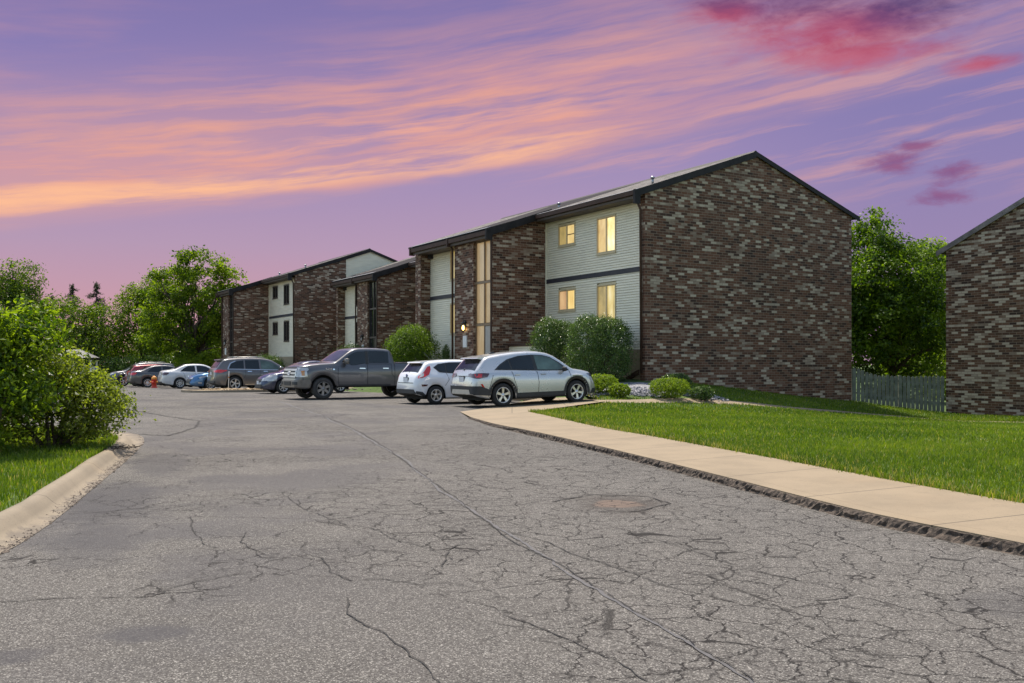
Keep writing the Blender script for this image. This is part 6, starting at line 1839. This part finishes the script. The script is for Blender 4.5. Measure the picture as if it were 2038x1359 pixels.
for (x, y, blobs, n, mt, lab, sd) in [
    (-46.5, 88, [(0,0,6.0,2.6,2.4,2.8),(.4,0,9.6,1.9,1.8,1.9),(-.9,0,8.6,1.6,1.4,1.4),(1.2,0,7.2,1.8,1.6,1.8)], 13000, 'leaf_mid', 'tall loose-topped tree rising behind the tall left bush', 121),
    (-52.5, 90, [(0,0,5.6,2.8,2.6,2.8),(-.8,0,8.4,1.9,1.8,1.7),(1.2,0,8.2,1.6,1.4,1.5)], 12000, 'leaf_mid', 'broad tree at the left edge, behind the tall bush', 122),
    (-34.2, 88, [(0,0,6.0,2.6,2.4,2.6),(.8,0,8.2,1.7,1.6,1.7),(-1.2,0,7.6,1.5,1.6,1.5),(-.6,0,2.6,2.6,2.4,2.2)], 13000, 'leaf_bright', 'bright round tree between the conifers and the spreading tree', 123),
    (-39.0, 86, [(0,0,2.6,3.2,2.4,2.4),(1.8,0,5.2,2.2,1.8,2.2),(-1.8,0,5.6,2.2,1.8,2.2)], 12000, 'leaf_mid', 'dark understorey tree below the conifers', 124),
    (-32.5, 92, [(0,0,2.6,4.2,2.6,2.6),(3.0,0,3.6,2.6,2.2,2.2)], 10000, 'leaf_mid', 'mid green understorey below the spreading tree', 125),
    (-58, 88, [(0,0,5.5,3.5,3,3.5),(0,0,8,2,2,1.6)], 8000, 'leaf_mid', 'round tree outside the left edge', 126),
    (-24.0, 91, [(0,0,2.6,3.8,2.6,2.6),(-2.0,0,4.8,2.4,2.2,2.0)], 8000, 'leaf_bright', 'bright thicket behind the spreading tree trunk', 127)]:
    tree('tree', x, y, -.4, blobs, n, .24, mt, lab, sd, 2.2, .18, group='trees beyond the car park', clump=.17, per=20, shell=.75)
# dark hedge behind the far cars
hb = [(q, 0, 1.0, 1.6, 1.1, 1.15) for q in np.arange(-13, 8, 2.0)]
root = shrub('hedge', -33.5, 84.0, hb, 17000, .17, 'leaf_shrub', 'long dark hedge behind the farthest parked cars', 131, cat='hedge', clump=.16, stems=14)
hb = [(q, 0, 2.2, 3.0, 1.6, 2.3) for q in np.arange(-40, 42, 3.4)]
shrub('treeline', -30, 104, hb, 26000, .34, 'leaf_mid', 'thick belt of trees closing the view behind the car park', 133, cat='tree belt', clump=.2, stems=30, z=-.5)

# ---------------------------------------------------------------- small things of the car park
root = empty('fire_hydrant', (-22.55, 59.2, -.16)); tag(root, 'red fire hydrant with an orange cap at the tail of the white sedan', 'fire hydrant')
red = plain('hydrant_red', (.50, .030, .012), .45, var=.15); orange = plain('hydrant_orange', (.62, .24, .03), .45, var=.15)
mb = MB(); mb.lathe([(.20,-.02),(.20,.04),(.15,.06),(.145,.12),(.14,.46),(.175,.48),(.175,.52),(.14,.54)], 18); mb.build('barrel', red, root)
mb = MB(); mb.lathe([(.165,.54),(.17,.58),(.14,.67),(.08,.73),(.035,.75),(.03,.80),(0,.80)], 18); mb.build('bonnet', orange, root)
for dx, dy in ((1, 0), (-1, 0)):
    mb = MB(); mb.tube([(dx*.10,0,.38),(dx*.22,0,.38)], .06, 12); mb.tube([(dx*.22,0,.38),(dx*.25,0,.38)], .075, 8); mb.build('side_outlet', orange, root)
mb = MB(); mb.tube([(0,-.10,.33),(0,-.23,.33)], .08, 12); mb.tube([(0,-.23,.33),(0,-.27,.33)], .095, 8); mb.build('front_outlet', red, root)

ic = np.array([-13.35, 46.1]); g2 = np.array([math.cos(R(33)), math.sin(R(33))]); d2 = np.array([-g2[1], g2[0]])
def island_ring(a, b, n=36):
    out = []
    for i in range(n):
        q = 2*math.pi*i/n; c, s = math.cos(q), math.sin(q)
        e = lambda v: math.copysign(abs(v)**.5, v)
        p = ic+g2*a*e(c)+d2*b*e(s); out.append((p[0], p[1]))
    return out
mb = MB(); o1, o2 = island_ring(2.7, 1.30), island_ring(2.56, 1.16); n = 36
z0, z1 = float(zp(46))+.0, float(zp(46))+.13
vs = [(a, b, z0) for a, b in o1]+[(a, b, z1) for a, b in o1]+[(a, b, z1) for a, b in o2]+[(a, b, z0+.08) for a, b in o2]
mb.add(vs, [[j*n+i, j*n+(i+1) % n, (j+1)*n+(i+1) % n, (j+1)*n+i] for j in range(3) for i in range(n)])
tag(mb.build('kerb', M['kerb'], None), kind='structure')
mb = MB(); mb.add([(ic[0], ic[1], z0+.14)]+[(a, b, z0+.09) for a, b in o2], [[0, i+1, (i+1) % n+1] for i in range(n)])
tag(mb.build('planting_soil', M['tan_rock']), kind='structure')
mb = MB(); stones(ic[0], ic[1], 1.9, .95, 320, .04, .10, lambda x, y: z0+.11)
tag(mb.build('gravel', M['tan_rock']), kind='stuff')
root = empty('marker_stake', (-13.75, 45.55, z0+.1)); tag(root, 'thin pale marker stake leaning in the stony parking island', 'stake')
mb = MB(); mb.tube([(0,0,-.15),(.015,0,.45),(.03,0,.92)], [.018,.016,.011], 7); mb.build('rod', M['white_paint'], root)
mb = MB(); mb.lathe([(.024,.60),(.024,.66)], 8, 'z', (.02,0,0)); mb.build('reflective_band', M['lens_amber'], root)

# pavilion roof glimpsed over the bush
root = empty('pavilion', (-37.2, 80.0, -.35), R(12)); tag(root, 'small pavilion with a grey hipped roof glimpsed over the left bush', 'pavilion')
mb = MB()
mb.add([(-1.7,-1.3,2.25),(1.7,-1.3,2.25),(1.7,1.3,2.25),(-1.7,1.3,2.25),(-.45,0,2.95),(.45,0,2.95)], [(0,1,5,4),(2,3,4,5),(1,2,5),(3,0,4),(0,3,2,1)])
mb.build('roof', plain('grey_roof_sheet', (.13, .125, .13), .7, var=.12), root)
mb = MB(); mb.box(-1.72,1.72,-1.32,1.32,2.06,2.245); mb.build('fascia', M['fascia'], root)
for px_, py_ in ((-1.5,-1.1),(1.5,-1.1),(1.5,1.1),(-1.5,1.1)):
    mb = MB(); mb.box(px_-.07, px_+.07, py_-.07, py_+.07, -.1, 2.058); mb.build('post', M['white_paint'], root)
mb = MB(); mb.box(-1.4, 1.4, .9, 1.0, -.1, 1.5); mb.build('rear_panel', M['white_paint'], root)
# storm twigs caught in the gutter beside the bush
rt = np.random.default_rng(6); mb = MB()
for _ in range(40):
    x, y = -5.75+rt.normal(0, .16), 13.55+rt.normal(0, .2); a = rt.uniform(0, 6.28); L = rt.uniform(.06, .2)
    mb.tube([(x, y, .10+rt.uniform(0, .03)), (x+L*math.cos(a), y+L*math.sin(a), .11+rt.uniform(0, .05))], .005, 4)
tag(mb.build('debris', M['bark']), kind='stuff')
# ---------------------------------------------------------------- sky, sun, camera
SUN_EL, SUN_AZ = R(66), R(-24)      # azimuth measured from +Y towards +X
wd = bpy.data.worlds.new('World'); SC.world = wd; wd.use_nodes = True
nt = NT(wd.node_tree)
for n in list(nt.N): nt.N.remove(n)
out = nt.n('ShaderNodeOutputWorld')
tc = nt.n('ShaderNodeTexCoord').outputs['Generated']
d = nt.sep(tc)
az = nt.math('ARCTAN2', d[0], d[1]); el = nt.math('ARCSINE', d[2])
# clear evening base: pink low, violet above
base = nt.ramp(nt.math('DIVIDE', el, 0.5), [(0.0, s2l(212, 158, 160)), (0.10, s2l(204, 156, 168)), (0.24, s2l(182, 154, 181)), (0.40, s2l(162, 143, 184)), (0.58, s2l(139, 127, 180)), (0.80, s2l(126, 114, 168)), (1.0, s2l(116, 108, 160))])
bl = nt.smooth(az, 0.12, 0.42)
base = nt.mix(nt.math('MULTIPLY', bl, 0.55), base, s2l(125, 119, 174))
# long streaks, slightly inclined
q = nt.math('SUBTRACT', el, nt.math('MULTIPLY', az, 0.150))
qb = nt.math('SUBTRACT', el, nt.math('MULTIPLY', az, 0.10))
wv = nt.noise(nt.comb(nt.math('MULTIPLY', az, 3.2), nt.math('MULTIPLY', q, 9.0), 3.1), 1.0, 4, 0.6)
qd = nt.math('ADD', q, nt.math('MULTIPLY', nt.math('SUBTRACT', wv, 0.5), 0.035))
s1 = nt.noise(nt.comb(nt.math('MULTIPLY', az, 3.6), nt.math('MULTIPLY', qd, 44.0), 0.0), 1.0, 7, 0.62)
s2 = nt.noise(nt.comb(nt.math('MULTIPLY', az, 9.0), nt.math('MULTIPLY', qd, 130.0), 7.0), 1.0, 4, 0.6)
st = nt.math('ADD', nt.math('MULTIPLY', s1, 0.75), nt.math('MULTIPLY', s2, 0.25))
band = nt.math('MULTIPLY', nt.smooth(q, 0.192, 0.226), nt.smooth(nt.math('ADD', q, nt.math('MULTIPLY', az, -0.05)), 0.40, 0.262))
rightfade = nt.math('SUBTRACT', 1.0, nt.math('MULTIPLY', nt.smooth(az, -0.02, 0.30), 0.62))
cl = nt.math('MULTIPLY', nt.math('MULTIPLY', nt.smooth(st, 0.31, 0.72), band), rightfade)
cl = nt.math('MAXIMUM', cl, nt.math('MULTIPLY', nt.math('MULTIPLY', band, nt.smooth(az, 0.02, -0.36)), 0.36))
c = nt.mix(cl, base, s2l(242, 170, 142))
# broad soft veil over the upper middle
veil = nt.math('MULTIPLY', nt.smooth(nt.noise(nt.comb(nt.math('MULTIPLY', az, 2.0), nt.math('MULTIPLY', qb, 16.0), 11.0), 1.0, 5, 0.6), 0.40, 0.66), nt.math('MULTIPLY', nt.smooth(q, 0.20, 0.27), nt.smooth(q, 0.46, 0.34)))
c = nt.mix(nt.math('MULTIPLY', veil, 0.42), c, s2l(222, 158, 156))
# bright low band
bq = nt.math('ABSOLUTE', nt.math('SUBTRACT', qd, 0.224))
bright = nt.math('MULTIPLY', nt.smooth(bq, 0.017, 0.002), nt.math('MULTIPLY', nt.smooth(az, 0.16, -0.03), nt.smooth(st, 0.39, 0.62)))
c = nt.mix(nt.math('MULTIPLY', bright, 0.9), c, s2l(255, 192, 152))
bq2 = nt.math('ABSOLUTE', nt.math('SUBTRACT', qd, 0.258))
bright2 = nt.math('MULTIPLY', nt.smooth(bq2, 0.016, 0.003), nt.math('MULTIPLY', nt.smooth(nt.math('ABSOLUTE', nt.math('ADD', az, 0.09)), 0.30, 0.08), nt.smooth(s1, 0.36, 0.58)))
c = nt.mix(nt.math('MULTIPLY', bright2, 0.55), c, s2l(250, 178, 150))
# pale wisps on the right
wr = nt.math('MULTIPLY', nt.smooth(nt.noise(nt.comb(nt.math('MULTIPLY', az, 4.5), nt.math('MULTIPLY', qd, 60.0), 21.0), 1.0, 6, 0.62), 0.46, 0.72),
             nt.math('MULTIPLY', nt.smooth(az, -0.05, 0.12), nt.math('MULTIPLY', nt.smooth(el, 0.14, 0.20), nt.smooth(el, 0.36, 0.28))))
c = nt.mix(nt.math('MULTIPLY', wr, 0.55), c, s2l(222, 165, 160))
# crimson cloud bank, upper right, dark violet above, and small puffs lower down
def dirv(u, v):
    a = math.atan2(u-1019, 1870); return a, math.atan2((725-v), math.hypot(1870, u-1019))
def lump(u, v, ru, rv, soft=0.55, nz=None, amp=0.9):
    a0, e0 = dirv(u, v)
    x = nt.math('DIVIDE', nt.math('SUBTRACT', az, a0), ru/1870); y = nt.math('DIVIDE', nt.math('SUBTRACT', el, e0), rv/1870)
    r2 = nt.math('ADD', nt.math('MULTIPLY', x, x), nt.math('MULTIPLY', y, y))
    v_ = nt.math('ADD', nt.math('SUBTRACT', 1.0, nt.math('SQRT', r2)), nt.math('MULTIPLY', nt.math('SUBTRACT', nz, 0.5), amp))
    return v_
nzc = nt.noise(nt.comb(nt.math('MULTIPLY', az, 9.0), nt.math('MULTIPLY', el, 22.0), 5.0), 1.0, 7, 0.62, 0.4)
nzf = nt.noise(nt.comb(nt.math('MULTIPLY', az, 24.0), nt.math('MULTIPLY', el, 60.0), 2.0), 1.0, 6, 0.65, 0.3)
nzm = nt.math('ADD', nt.math('MULTIPLY', nzc, 0.6), nt.math('MULTIPLY', nzf, 0.4))
big = lump(1690, 40, 290, 100, nz=nzm, amp=2.4)
for (u, v, ru, rv) in [(1460, 22, 130, 44), (1725, 108, 235, 40), (1950, 128, 85, 22), (1760, -40, 420, 90)]:
    big = nt.math('MAXIMUM', big, lump(u, v, ru, rv, nz=nzm, amp=2.2))
bm_ = nt.smooth(big, 0.0, 1.0)
a0, e1 = dirv(1700, 10); _, e2 = dirv(1700, 130)
hgt = nt.math('ADD', nt.math('DIVIDE', nt.math('SUBTRACT', el, e2), e1-e2), nt.math('MULTIPLY', nt.math('SUBTRACT', nzm, 0.5), 1.6))
hgt = nt.math('ADD', hgt, nt.math('MULTIPLY', nt.math('SUBTRACT', az, 0.40), 4.0))
cc = nt.ramp(hgt, [(0.0, s2l(190, 100, 124)), (0.30, s2l(178, 76, 104)), (0.62, s2l(132, 68, 112)), (1.0, s2l(86, 60, 112))])
c = nt.mix(nt.math('MULTIPLY', bm_, 0.92), c, cc)
nzp = nt.math('ADD', nt.math('MULTIPLY', nzc, 0.35), nt.math('MULTIPLY', nzf, 0.65))
sm = None
for (u, v, ru, rv) in [(1775, 322, 75, 26), (1895, 345, 50, 26), (1868, 392, 72, 17), (1815, 290, 52, 16)]:
    l_ = lump(u, v, ru*.8, rv*.85, nz=nzp, amp=4.2)
    sm = l_ if sm is None else nt.math('MAXIMUM', sm, l_)
c = nt.mix(nt.math('MULTIPLY', nt.smooth(sm, -0.25, 1.0), 0.78), c, nt.mix(nzf, s2l(112, 74, 132), s2l(158, 88, 124)))
# the half of the sky behind the camera is plain daylight
sky = nt.n('ShaderNodeTexSky', sky_type='NISHITA'); sky.sun_disc = False
sky.sun_elevation = SUN_EL; sky.sun_rotation = SUN_AZ
sk = nt.mix(1.0, sky.outputs[0], (0.150, 0.140, 0.124), 'MULTIPLY')
fr = nt.smooth(nt.math('ABSOLUTE', az), 1.05, 0.66)
fr = nt.math('MULTIPLY', fr, nt.smooth(el, 0.66, 0.43))
bg = nt.n('ShaderNodeBackground'); bg.inputs[1].default_value = 1.0
c = nt.mix(1.0, c, (0.536, 0.536, 0.536), 'MULTIPLY')
nt.put(bg.inputs[0], nt.mix(fr, sk, c))
nt.L.new(bg.outputs[0], out.inputs[0])

sun = bpy.data.lights.new('sun', 'SUN'); sun.energy = 3.75; sun.angle = R(0.5); sun.color = (1.0, 0.92, 0.79)
so = bpy.data.objects.new('sun', sun); link(so)
dirn = Vector((math.sin(SUN_AZ)*math.cos(SUN_EL), math.cos(SUN_AZ)*math.cos(SUN_EL), math.sin(SUN_EL)))
so.rotation_euler = dirn.to_track_quat('Z', 'Y').to_euler()
so.location = (0, 0, 60)

cam = bpy.data.cameras.new('camera'); cam.sensor_width = 36; cam.lens = 1870/2038*36
cam.shift_y = (725-679.5)/2038; cam.shift_x = 0.0; cam.clip_start = 0.05; cam.clip_end = 6000
co = bpy.data.objects.new('camera', cam); link(co)
co.location = (0, 0, 1.33); co.rotation_euler = (math.pi/2, 0, 0)
SC.camera = co
vs_ = SC.view_settings
SC.display_settings.display_device = 'sRGB'
vs_.view_transform = 'Standard'; vs_.look = 'None'; vs_.exposure = 0.90; vs_.gamma = 1.0
try: vs_.use_curve_mapping = False
except Exception: pass
SC.render.engine = 'CYCLES'
SC.cycles.max_bounces = 6; SC.cycles.transparent_max_bounces = 6
SC.cycles.use_denoising = True
